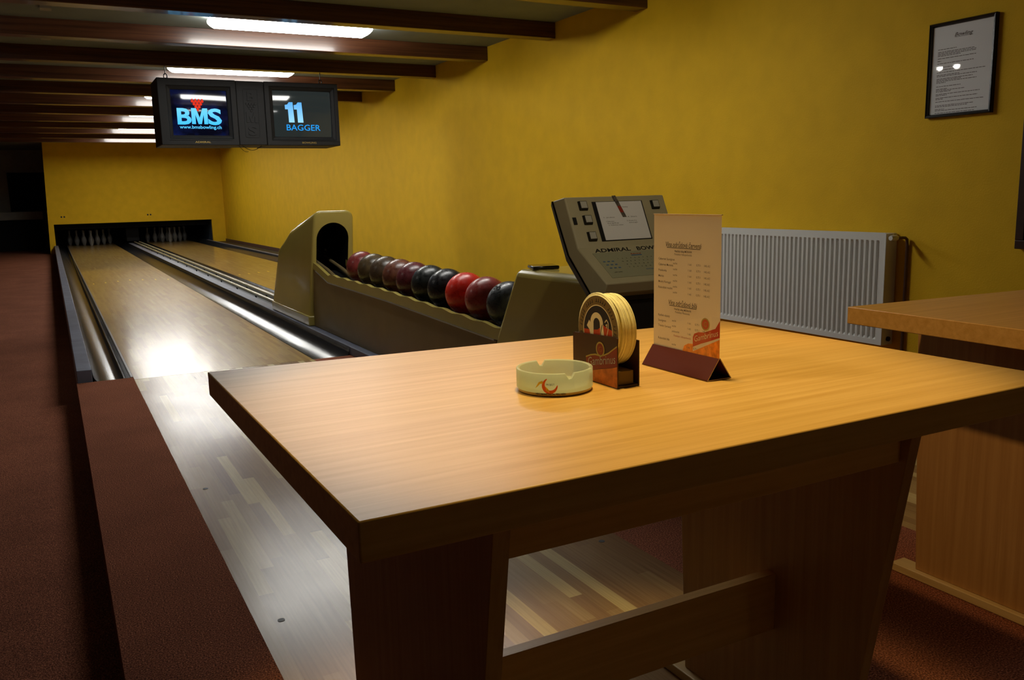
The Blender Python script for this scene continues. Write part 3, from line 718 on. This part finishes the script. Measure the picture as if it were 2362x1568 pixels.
vl = MB(); vl.lathe([(.0001, 3.052), (.012, 3.052), (.012, 3.030), (.0001, 3.030)], (3.905, 0, .735), 'y', 16); vl.lathe([(.0001, 3.048), (.019, 3.048), (.019, 3.040), (.0001, 3.040)], (3.905, 0, .735), 'y', 6)
vl.build('valve', M['steel'], rd, smooth=True)
MB().lathe([(.0001, -.052), (.012, -.052), (.0145, -.046), (.0145, -.008), (.011, 0), (.0001, 0)], (3.872, 2.994, .738), 'x', 20).build('valve_head', M['white'], rd, smooth=True)
MB().tube([(3.880, 2.992, .737), (3.905, 2.988, .737), (3.922, 2.985, .736), (3.933, 2.983, .728), (3.936, 2.982, .70), (3.936, 2.982, .30), (3.936, 2.982, .0005)], .008, 10).build('pipe', M['copper'], rd, smooth=True)
MB().lathe([(.0001, 3.049), (.013, 3.049), (.013, 3.040), (.0001, 3.040)], (3.905, 0, .195), 'y', 16).build('drain_plug', M['rubber'], rd, smooth=True)

# ------------------------------------------------------------------ framed rules and dark board
fr = empty('framed_notice', (3.94, 2.745, 1.56), 'black framed Bowling rules sheet on the yellow wall', 'framed notice')
fy0, fy1, fz0, fz1 = 2.570, 2.915, 1.333, 1.782
f_ = MB()
rings = [[(XW - .001, a, b) for a, b in ((fy0, fz0), (fy1, fz0), (fy1, fz1), (fy0, fz1))]]
for x, q in ((3.928, 0), (3.924, .004), (3.927, .012), (3.933, .016), (3.9395, .016)):
    rings.append([(x, a, b) for a, b in ((fy0 + q, fz0 + q), (fy1 - q, fz0 + q), (fy1 - q, fz1 - q), (fy0 + q, fz1 - q))])
f_.loft(rings, cap=False); f_.build('frame', M['blackframe'], fr)
MB().box(3.940, 3.9425, fy0 + .008, fy1 - .008, fz0 + .008, fz1 - .008).build('backing', M['blackframe'], fr)
shp = MB().box(3.9388, 3.9398, fy0 + .0165, fy1 - .0165, fz0 + .0165, fz1 - .0165).build('sheet', M['sheet'], fr)
Uf, Vf, Nf = Vector((0, -1, 0)), Vector((0, 0, 1)), Vector((-1, 0, 0))
w = MB(); put_text(w, 'Bowling', (3.9388, 2.783, 1.708), Uf, Vf, Nf, w=.094, h=.018, shear=.3, bold=.01, off=.0004)
w.poly([(0, -.004), (.094, -.004), (.094, -.0025), (0, -.0025)], (3.9388, 2.783, 1.708), Uf, Vf, Nf, .0004)
w.build('heading', M['greyink'], shp)
w = MB(); rnd = random.Random(3); z = 1.655
for grp in ((.10,), (.19, .20, .20, .12), (.20,), (.02,), (.19,), (), (.09, 0, .11), (.25,), (.12, .21), (.19, .13, .21, .05), (), (.13,), (.06, .15, .08), (.23, .06), (.22, .04), (.25,), (), (.20, .17), (.05, .22), (.21,), (.10,)):
    for ln_ in grp:
        a = 0
        while a < ln_:
            q = rnd.uniform(.006, .022); q = min(q, ln_ - a)
            w.poly([(a, 0), (a + q, 0), (a + q, .0026), (a, .0026)], (3.9388, 2.868, z), Uf, Vf, Nf, .0003); a += q + .0028
        z -= .0062
    z -= .0058
w.build('text_lines', M['greyink'], shp)
MB().add([(3.936, fy0 + .016, fz0 + .016), (3.936, fy1 - .016, fz0 + .016), (3.936, fy1 - .016, fz1 - .016), (3.936, fy0 + .016, fz1 - .016)], [(0, 3, 2, 1)]).build('glass', M['clear'], fr, recalc=False)
db = empty('wall_board', (3.93, 2.1, 1.3), 'dark brown board hanging on the wall at the right edge of the picture', 'wall board')
MB().box(3.922, XW - .001, 1.55, 2.402, .705, 1.80).build('panel', M['board'], db, bevel=.006)
for a in ((1.55, 2.402, .705, .745), (1.55, 2.402, 1.76, 1.80), (1.55, 1.59, .745, 1.76), (2.362, 2.402, .745, 1.76)):
    MB().box(3.914, 3.9215, a[0], a[1], a[2], a[3]).build('rail', M['board'], db, bevel=.003)

# ------------------------------------------------------------------ tables
ZT = .730
def table(label, corners, px, fy, by, apron_y, st_y, dims):
    cx = sum(c[0] for c in corners) / 4; cy = sum(c[1] for c in corners) / 4
    r = empty('table', (cx, cy, 0), label, 'table', 'beech laminate tables')
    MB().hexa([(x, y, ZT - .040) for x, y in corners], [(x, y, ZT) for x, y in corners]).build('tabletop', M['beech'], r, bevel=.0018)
    for i, (xa, xb) in enumerate(px):
        y_f, y_b = fy[i], by[i]; zt = ZT - .0405
        prof = [(y_b, zt), (y_f, zt), (y_f + .168 * (zt - .022), .022), (y_b - .05 * (zt - .022), .022)]
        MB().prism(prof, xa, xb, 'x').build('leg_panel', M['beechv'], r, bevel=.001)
        MB().box(xa - .016, xb + .016, y_f + .05, y_b + .03, .0005, .0215).build('foot', M['foot'], r, bevel=.002)
    xi0, xi1 = px[0][1], px[1][0]
    MB().box(xi0, xi1, apron_y, apron_y + .02, .602, ZT - .0405).build('apron', M['beech'], r, bevel=.001)
    MB().box(xi0, xi1, st_y, st_y + .022, .221, .329).build('stretcher', M['beech'], r, bevel=.001)
    return r
table('beech laminate table in front, with ashtray, coaster rack and menu card on it', [(.213, .698), (1.275, .692), (1.262, 1.402), (.208, 1.480)], ((.380, .402), (1.085, 1.107)), (.764, .789), (1.332, 1.335), .815, 1.055, 0)
table('second beech laminate table at the right edge, below the radiator', [(1.624, .61), (2.72, .61), (2.70, 1.305), (1.640, 1.394)], ((1.900, 1.922), (2.50, 2.522)), (.70, .70), (1.397, 1.34), .73, .99, 0)

# ------------------------------------------------------------------ things on the near table
# ashtray
ax, ay = .625, 1.047
asht = empty('ashtray', (ax, ay, ZT), 'round frosted glass ashtray with an orange and yellow emblem', 'ashtray')
seg = 72; prof = [(.0005, .0090), (.049, .0090), (.0505, .0115), (.0505, .0325), (.052, .0335), (.0545, .0335), (.0555, .0325), (.0555, .0062), (.0550, .0056), (.0005, .0056)]
rings = []
for pi_, (rr, h) in enumerate(prof):
    ring = []
    for k in range(seg):
        a = 2 * PI * k / seg; hh = h
        if 3 <= pi_ <= 6:
            for na in (math.radians(82), math.radians(262), math.radians(202 + 120)):
                d = abs((a - na + PI) % (2 * PI) - PI) * .0525
                if d < .0062: hh = h - .0085 * math.sqrt(max(0, 1 - (d / .0062) ** 2))
        ring.append((ax + rr * math.cos(a), ay + rr * math.sin(a), ZT + hh))
    rings.append(ring)
ab = MB().loft(rings).build('bowl', M['frosted'], asht, smooth=True, angle=50)
MB().lathe([(.0005, ZT + .0006), (.0515, ZT + .0006), (.0540, ZT + .002), (.0546, ZT + .0055), (.0005, ZT + .0055)], (ax, ay, 0), seg=48).build('clear_base', M['base'], asht, smooth=True, angle=50)
def cyl(th0, zc, R=.0557):
    def W(a, b):
        t = th0 + a / R; return t, b
    def pt(a, b, off=0): t = th0 + a / R; return (ax + (R + off) * math.cos(t), ay + (R + off) * math.sin(t), ZT + zc + b)
    return pt
TH = math.radians(232)
pt_ = cyl(TH, .0165)
def wrap(mb, outline_quads, off=.0002):
    for q in outline_quads: mb.add([pt_(a, b, off) for a, b in q], [tuple(range(len(q)))])
def arcband(r0, r1f, a0, a1, n=26):
    qs = []
    for i in range(n):
        t0, t1 = i / n, (i + 1) / n; A, B_ = a0 + (a1 - a0) * t0, a0 + (a1 - a0) * t1
        qs.append([(r0 * math.cos(A), r0 * math.sin(A)), (r0 * math.cos(B_), r0 * math.sin(B_)), (r1f(t1) * math.cos(B_), r1f(t1) * math.sin(B_)), (r1f(t0) * math.cos(A), r1f(t0) * math.sin(A))])
    return qs
w = MB(); wrap(w, arcband(.0112, lambda t: .0112 - .0044 * math.sin(PI * t) ** .7 - .0009, math.radians(110), math.radians(365)))
w.build('orange_ring', M['orange'], ab, recalc=False)
w = MB(); wrap(w, [[(-.0215, -.004), (-.0160, .0050), (-.0135, .0028), (-.0185, -.002)], [(-.0160, .0050), (-.0100, .0075), (-.0098, .0032), (-.0135, .0028)], [(-.0062, -.0002), (-.0018, -.0045), (-.0002, -.0098), (-.0048, -.0070)]], .00025); w.build('yellow_swoosh', M['yellowp'], ab, recalc=False)
def cyl_text(mb, body, a0, b0, wid, h, off=.0003, bold=0):
    vs, fs = text_geo(body, 0, bold); xs = [v.x for v in vs]; x0, x1 = min(xs), max(xs)
    mb.add([pt_(a0 + (v.x - x0) * wid / (x1 - x0), b0 + v.y * h / .72, off) for v in vs], fs)
w = MB(); cyl_text(w, 'PROJECT', -.0048, .0008, .0115, .0026); cyl_text(w, 'NEKO MARKETING SAL PEKU HERN', -.0205, -.0128, .0430, .0026, bold=.02)
w.build('lettering', M['ink'], ab, recalc=False)

# coaster rack
hxa, hya, hyb = .6975, .9925, 1.1105
ch = empty('coaster_rack', (.716, 1.05, ZT), 'dark red coaster rack with a beer emblem, next to the ashtray', 'coaster rack')
fp_ = MB().prism([(hyb, ZT + .0005), (hya, ZT + .0005), (hya, ZT + .0735), (hya + .004, ZT + .0755), (hyb - .004, ZT + .0695), (hyb, ZT + .0675)], hxa, hxa + .0018, 'x').build('front_plate', M['maroond'], ch)
MB().box(.7350, .7368, hya, hyb, ZT + .0005, ZT + .068).build('back_plate', M['maroond'], ch)
MB().box(hxa + .0019, .7349, hya + .001, hyb - .001, ZT + .0005, ZT + .0035).build('base_plate', M['maroond'], ch)
MB().box(.7035, .7300, hya + .006, hyb - .006, ZT + .0036, ZT + .0235).build('spacer', M['olive'], ch)
Uc, Vc, Nc = Vector((0, -1, 0)), Vector((0, 0, 1)), Vector((-1, 0, 0)); Oc = Vector((hxa, hyb, ZT + .0005))
def F(u, v): return (u * .118, v * .070)
w = MB()
top_r = [F(.31, .50), F(.42, .565), F(.52, .60), F(.62, .60), F(.72, .63), F(.82, .70), F(.92, .80), F(1, .88)]
bot_r = [F(1, .47), F(.88, .41), F(.74, .36), F(.60, .31), F(.46, .25), F(.33, .20)]
w.poly(top_r + bot_r, Oc, Uc, Vc, Nc, .0003); w.build('ribbon_print', M['crimson_shaded'], fp_)
w = MB(); w.poly([F(.30, .19)] + [p for p in bot_r[::-1]] + [F(1, .02), F(.42, .02), F(.34, .07)], Oc - Vector((0, 0, .0006)), Uc, Vc, Nc, .0002); w.build('beer_print', M['amber_shaded'], fp_)
w = MB()
for (a, b), (c, d) in zip(top_r, top_r[1:]): w.poly([(a, b - .0008), (c, d - .0008), (c, d + .0014), (a, b + .0014)], Oc, Uc, Vc, Nc, .0005)
ringpoly(w, .0088, .0112, Oc + Uc * .0755 + Vc * .0520, Uc, Vc, Nc, .0006); w.build('gold_line', M['gold'], fp_)
w = MB(); w.poly(circ(.0088), Oc + Uc * .0755 + Vc * .0520, Uc, Vc, Nc, .0005); w.build('badge', M['crimson_shaded'], fp_)
w = MB(); put_text(w, 'G', Oc + Uc * .0755 + Vc * .0480, Uc, Vc, Nc, w=.0075, h=.0085, align='C', off=.0008); w.build('badge_letter', M['amber_shaded'], fp_)
w = MB(); put_text(w, 'Gambrinus', Oc + Uc * .043 + Vc * .0225, Uc, Vc, Nc, w=.071, h=.0135, off=.0007, bold=-.005, warp=lambda a, b: (a, b + a * .20)); w.build('lettering', M['greyprint'], fp_)
# coasters: each one is a thing
def coaster(x, cy, cz, label, printed, th=.0016, r=.0532):
    c = empty('coaster', (x + th / 2, cy, cz - r), label, 'coaster', 'round coasters in the dark red rack')
    b = MB().lathe([(.0001, x), (r - .0004, x), (r, x + th * .3), (r, x + th * .7), (r - .0004, x + th), (.0001, x + th)], (0, cy, cz), 'x', 56).build('card', M['pulp'], c, smooth=True, angle=40)
    if printed:
        O_ = Vector((x, cy, cz))
        w = MB(); ringpoly(w, .0386, r - .001, O_, Uc, Vc, Nc, .0002, 56); w.build('border_print', M['olive'], b)
        w = MB(); ringpoly(w, .0374, .0388, O_, Uc, Vc, Nc, .0003, 56); w.build('cream_ring', M['cream'], b)
        w = MB(); w.poly(circ(.0376, 48), O_, Uc, Vc, Nc, .0002); w.build('dark_disc', M['navy'], b)
        w = MB(); w.poly([(.0372 * math.cos(a), .0372 * math.sin(a)) for a in [PI + .02 + (PI + .10) * i / 24 for i in range(25)]] + [(.014, .010), (0, .002), (-.015, .000)], O_, Uc, Vc, Nc, .0003); w.build('red_field', M['crimson'], b)
        w = MB(); Oa = O_ + Uc * -.0025 + Vc * .0105
        ringpoly(w, .0085, .0168, Oa, Uc, Vc, Nc, .0005, 24, a0=0, a1=PI)
        w.poly([(.0085, 0), (.0168, 0), (.020, -.022), (.0150, -.030), (.010, -.022)], Oa, Uc, Vc, Nc, .0005)
        w.poly([(-.0085, 0), (-.0168, 0), (-.0200, .0035), (-.0265, -.0055), (-.0195, -.011), (-.0145, -.026), (-.0085, -.026)], Oa, Uc, Vc, Nc, .0005)
        for pl in ([(.021, .004), (.0255, .0085), (.030, .004), (.0295, -.006), (.026, -.016), (.024, -.026)], [(.0145, -.024), (.0105, -.014), (.0120, -.006), (.0150, .000)], [(.0235, .0), (.0265, .002), (.0255, -.004)]):
            for (a, b_), (c_, d) in zip(pl, pl[1:]):
                nx, ny = -(d - b_), c_ - a; l_ = math.hypot(nx, ny); nx, ny = nx / l_ * .0007, ny / l_ * .0007
                w.poly([(a - nx, b_ - ny), (c_ - nx, d - ny), (c_ + nx, d + ny), (a + nx, b_ + ny)], Oa, Uc, Vc, Nc, .0005)
        w.build('figure_print', M['cream'], b)
        w = MB()
        for i in range(34):
            if i % 11 in (4, 10): continue
            a = math.radians(210 - i * 7.2); u2 = Uc * math.sin(a) - Vc * math.cos(a); v2 = Uc * math.cos(a) + Vc * math.sin(a)
            w.poly([(-.0013, 0), (.0013, 0), (.0013, .0052), (.0004, .0052), (.0004, .0012), (-.0013, .0012)], O_ + v2 * .0428, u2, v2, Nc, .0004)
        w.build('ring_print', M['navy'], b)
x = .7002; lab = ['frontmost printed coaster in the dark red rack, showing a cream figure', 'second coaster of the front bundle in the rack', 'third coaster of the front bundle in the rack, just before the gap']
for i in range(3): coaster(x + i * .0020, 1.0455 + (0 if i == 0 else .0028), .8085 + (0 if i == 0 else .0032), lab[i], i == 0)
x = .7092; on = ['first', 'second', 'third', 'fourth', 'fifth', 'sixth', 'seventh', 'eighth', 'ninth', 'tenth', 'eleventh', 'twelfth']
for i in range(12):
    coaster(x + i * .00208, 1.0475 + rnd.uniform(-.0012, .0012), .8085 + rnd.uniform(-.0008, .0010) , 'pale edged coaster in the rear bundle of the rack, %s behind the gap' % on[i], False, th=rnd.choice((.0016, .0018)))

# menu stand
mn = empty('menu_stand', (.8575, 1.038, ZT), 'upright wine menu card in a dark red triangular stand', 'menu stand')
ya, yb_ = .957, 1.1165
FX, BX, RX, RZ = .8345, .8800, .8575, ZT + .0305
def strip(name, a, b, th, mat=M['maroon']):
    (xa, za), (xb, zb2) = a, b; d = Vector((xb - xa, zb2 - za)).normalized(); nn = Vector((-d.y, d.x)) * th
    o = MB().prism([(xa, za), (xb, zb2), (xb + nn.x, zb2 + nn.y), (xa + nn.x, za + nn.y)], ya, yb_, 'y').build(name, [mat, M['edge']], mn)
    for p in o.data.polygons:
        if abs(p.normal.y) > .9: p.material_index = 1
    return o
strip('front_flap', (FX, ZT + .0022), (RX - .0016, RZ + .002), -.0014)
strip('back_flap', (RX + .0016, RZ + .002), (BX, ZT + .0022), -.0014)
strip('bottom_plate', (FX - .0005, ZT + .0006), (BX + .0005, ZT + .0006), .0013)
MY0, MY1, MZ0, MZ1 = .9565, 1.1160, ZT + .0310, .9735
mc = MB().add([(.8570, MY0 + .0005, MZ0), (.8570, MY1 - .0005, MZ0), (.8570, MY1 - .0005, MZ1), (.8570, MY0 + .0005, MZ1)], [(0, 3, 2, 1)]).build('menu_card', M['paper'], mn, recalc=False)
MB().add([(.8560, MY0, MZ0), (.8560, MY1, MZ0), (.8560, MY1, MZ1), (.8560, MY0, MZ1)], [(0, 3, 2, 1)]).build('clear_sleeve', M['clear'], mn, recalc=False)
MB().box(.8560, .8590, MY0, MY1, MZ1 + .0001, MZ1 + .0012).build('sleeve_edge', M['edge'], mn)
Om = Vector((.8569, MY1 - .0005, MZ1)); MW, MH = MY1 - MY0 - .001, MZ1 - MZ0
def Q(u, v): return Om + Uc * (u * MW) - Vc * (v * MH)
w = MB()
put_text(w, 'Vína odrůdová červená', Q(.46, .235), Uc, Vc, Nc, w=.53 * MW, h=.0080, align='C', bold=.001, shear=.2)
put_text(w, 'Vína odrůdová bílá', Q(.46, .665), Uc, Vc, Nc, w=.43 * MW, h=.0080, align='C', bold=.001, shear=.2)
for v_, a, b in ((.243, .21, .71), (.673, .255, .665)): w.poly([(0, 0), ((b - a) * MW, 0), ((b - a) * MW, .0008), (0, .0008)], Q(a, v_), Uc, Vc, Nc, .0004)
put_text(w, 'Vinařský sklep MORAVA', Q(.46, .272), Uc, Vc, Nc, w=.26 * MW, h=.0034, align='C', bold=.01)
put_text(w, 'Vinařský sklep MORAVA', Q(.46, .700), Uc, Vc, Nc, w=.26 * MW, h=.0034, align='C', bold=.01)
w.build('headings', M['ink'], mc)
w = MB()
put_text(w, 'Podoblast Velkopavlovická', Q(.46, .294), Uc, Vc, Nc, w=.26 * MW, h=.0033, align='C')
put_text(w, 'Podoblast Mikulovská', Q(.46, .722), Uc, Vc, Nc, w=.22 * MW, h=.0033, align='C')
for v_, nm in zip((.335, .378, .421, .464, .507, .550), ('Cabernet Sauvignon', 'Cabernet Moravia', 'Frankovka', 'Merlot', 'Modrý Portugal', 'Rulandské modré')):
    put_text(w, nm, Q(.08, v_), Uc, Vc, Nc, h=.0036, bold=.006)
    for u, tx in ((.31, 'suché'), (.54, '1 dcl'), (.66, '0,75 l'), (.77, '140,-Kč')): put_text(w, tx, Q(u, v_ + .026), Uc, Vc, Nc, h=.0032)
for v_, nm, kd in ((.763, 'Ryzlink vlašský', 'suché'), (.803, 'Sauvignon', 'suché'), (.843, 'Tramín červený', 'polosuché')):
    put_text(w, nm, Q(.08, v_), Uc, Vc, Nc, h=.0036, bold=.006)
    for u, tx in ((.30, kd), (.54, '1 dcl'), (.65, '0,75 l'), (.76, '140,-Kč')): put_text(w, tx, Q(u, v_ + .026), Uc, Vc, Nc, h=.0032)
put_text(w, 'Rulandské bílé', Q(.08, .940), Uc, Vc, Nc, h=.0036, bold=.006)
for u, tx in ((.30, 'suché'), (.53, '1 dcl'), (.63, '0,75 l')): put_text(w, tx, Q(u, .968), Uc, Vc, Nc, h=.0032)
w.build('price_lines', M['greyink'], mc)
w = MB(); put_text(w, 'Podoblast Velkopavlovická', Q(.33, .900), Uc, Vc, Nc, w=.26 * MW, h=.0033); w.build('red_line', M['redink'], mc)
w = MB(); w.poly([(.46 * MW, 0), (.49 * MW, .010), (.55 * MW, .0145), (.62 * MW, .0155), (.62 * MW, .004), (MW * .999, .030), (MW * .999, 0)], Om - Vc * MH, Uc, Vc, Nc, .0002); w.build('beer_print', M['amber'], mc)
w = MB(); w.poly([(.62 * MW, .011), (.62 * MW, .0265), (.64 * MW, .032), (.70 * MW, .0355), (.78 * MW, .0365), (.86 * MW, .041), (.94 * MW, .0455), (.999 * MW, .058), (.999 * MW, .033), (.88 * MW, .026), (.74 * MW, .0185)], Om - Vc * MH, Uc, Vc, Nc, .0004); w.build('ribbon_print', M['crimson'], mc)
w = MB(); put_text(w, 'Gambrinus', Om - Vc * MH + Uc * (.645 * MW) + Vc * .0195, Uc, Vc, Nc, w=.335 * MW, h=.0095, off=.0007, bold=-.006, warp=lambda a, b: (a, b + a * .30)); w.build('lettering', M['cream'], mc)
w = MB(); cb_ = Om - Vc * MH + Uc * (.80 * MW) + Vc * .0495; w.poly(circ(.0076), cb_, Uc, Vc, Nc, .0005); w.build('badge', M['crimson'], mc)
w = MB(); ringpoly(w, .0075, .0096, cb_, Uc, Vc, Nc, .0006); put_text(w, 'G', cb_ - Vc * .0038, Uc, Vc, Nc, w=.0062, h=.0076, align='C', off=.0008); w.build('gold_ring', M['gold'], mc)

# ------------------------------------------------------------------ dim corner beyond the mask, far left
fc = empty('low_counter', (-1.2, 25.7, FL), 'dim grey counter ledge in the dark corner at far left', 'counter')
MB().box(-3.2, -.12, 25.3, 26.04, .655, .86).build('top_slab', M['dimwall'], fc, bevel=.01)
MB().box(-3.15, -.15, 25.4, 26.04, FL + .0005, .6545).build('body', M['pit'], fc)
struct(MB().box(-.85, .02, 26.02, 26.0495, .861, 1.86), 'dark_wall_panel', M['pit'])  # flat dark panel on the far wall

# ------------------------------------------------------------------ lights
def light(typ, name, loc, energy, col, **k):
    l = bpy.data.lights.new(name, typ); l.energy = energy; l.color = col
    for a, v in k.items(): setattr(l, a, v)
    o = bpy.data.objects.new(name, l); COL.objects.link(o); o.location = loc; return o
def spot(name, loc, aim, energy, col, size, blend, rad=.04):
    o = light('SPOT', name, loc, energy, col, spot_size=math.radians(size), spot_blend=blend, shadow_soft_size=rad)
    o.rotation_euler = (Vector(aim) - o.location).to_track_quat('-Z', 'Y').to_euler(); return o
WARM = (1.0, .62, .27)
spot('fill_second_table', (.05, 1.30, 2.30), (1.83, 1.28, .58), 62, (1.0, .60, .22), 27, .55)  # added spot, stands in for an unseen warm source on the second table
spot('fill_first_table', (.76, 1.12, 2.38), (.74, 1.05, .73), 100, (1.0, .70, .24), 43, .5, .08)  # added spot to warm the near tabletop, no such fixture modelled
spot('fill_console', (1.25, 1.25, 2.33), (1.78, 2.42, .85), 26, (1.0, .86, .62), 30, .5, .05)  # added spot to brighten the console front
spot('fill_menu', (-.45, 1.62, 2.30), (.78, 1.05, .84), 42, (1.0, .84, .56), 20, .8, .16)  # added narrow spot to brighten the menu card and ashtray
light('POINT', 'fill_behind_camera', (2.2, -2.8, 2.15), 3.5, (1.0, .78, .50), shadow_soft_size=.15)  # weak fill light added behind the camera for faces turned towards it

wd = bpy.data.worlds.new('World'); S.world = wd; wd.use_nodes = True
wd.node_tree.nodes['Background'].inputs[0].default_value = (.01, .01, .012, 1)

# ------------------------------------------------------------------ camera
cam = bpy.data.cameras.new('Camera'); co = bpy.data.objects.new('Camera', cam); COL.objects.link(co); S.camera = co
cam.sensor_width = 36; cam.lens = 36 * 1973.1 / 2362; cam.clip_start = .02; cam.clip_end = 100
yaw, pit, roll = math.radians(27.9893), math.radians(-9.69597), math.radians(1.40313)
Fw = Vector((math.sin(yaw) * math.cos(pit), math.cos(yaw) * math.cos(pit), math.sin(pit)))
Rt = Vector((math.cos(yaw), -math.sin(yaw), 0)); Dn = Fw.cross(Rt)
R2 = Rt * math.cos(roll) + Dn * math.sin(roll); D2 = -Rt * math.sin(roll) + Dn * math.cos(roll)
mt = Matrix((R2, -D2, -Fw)).transposed().to_4x4(); mt.translation = Vector((0, 0, CAMZ)); co.matrix_world = mt

S.view_settings.view_transform = 'Standard'; S.view_settings.look = 'None'
S.view_settings.gamma = 1; S.view_settings.use_curve_mapping = False
S.view_settings.exposure = 0.08
S.cycles.use_denoising = True
S.cycles.max_bounces = 10; S.cycles.diffuse_bounces = 6; S.cycles.glossy_bounces = 4
S.cycles.transparent_max_bounces = 12
S.cycles.sample_clamp_indirect = 6
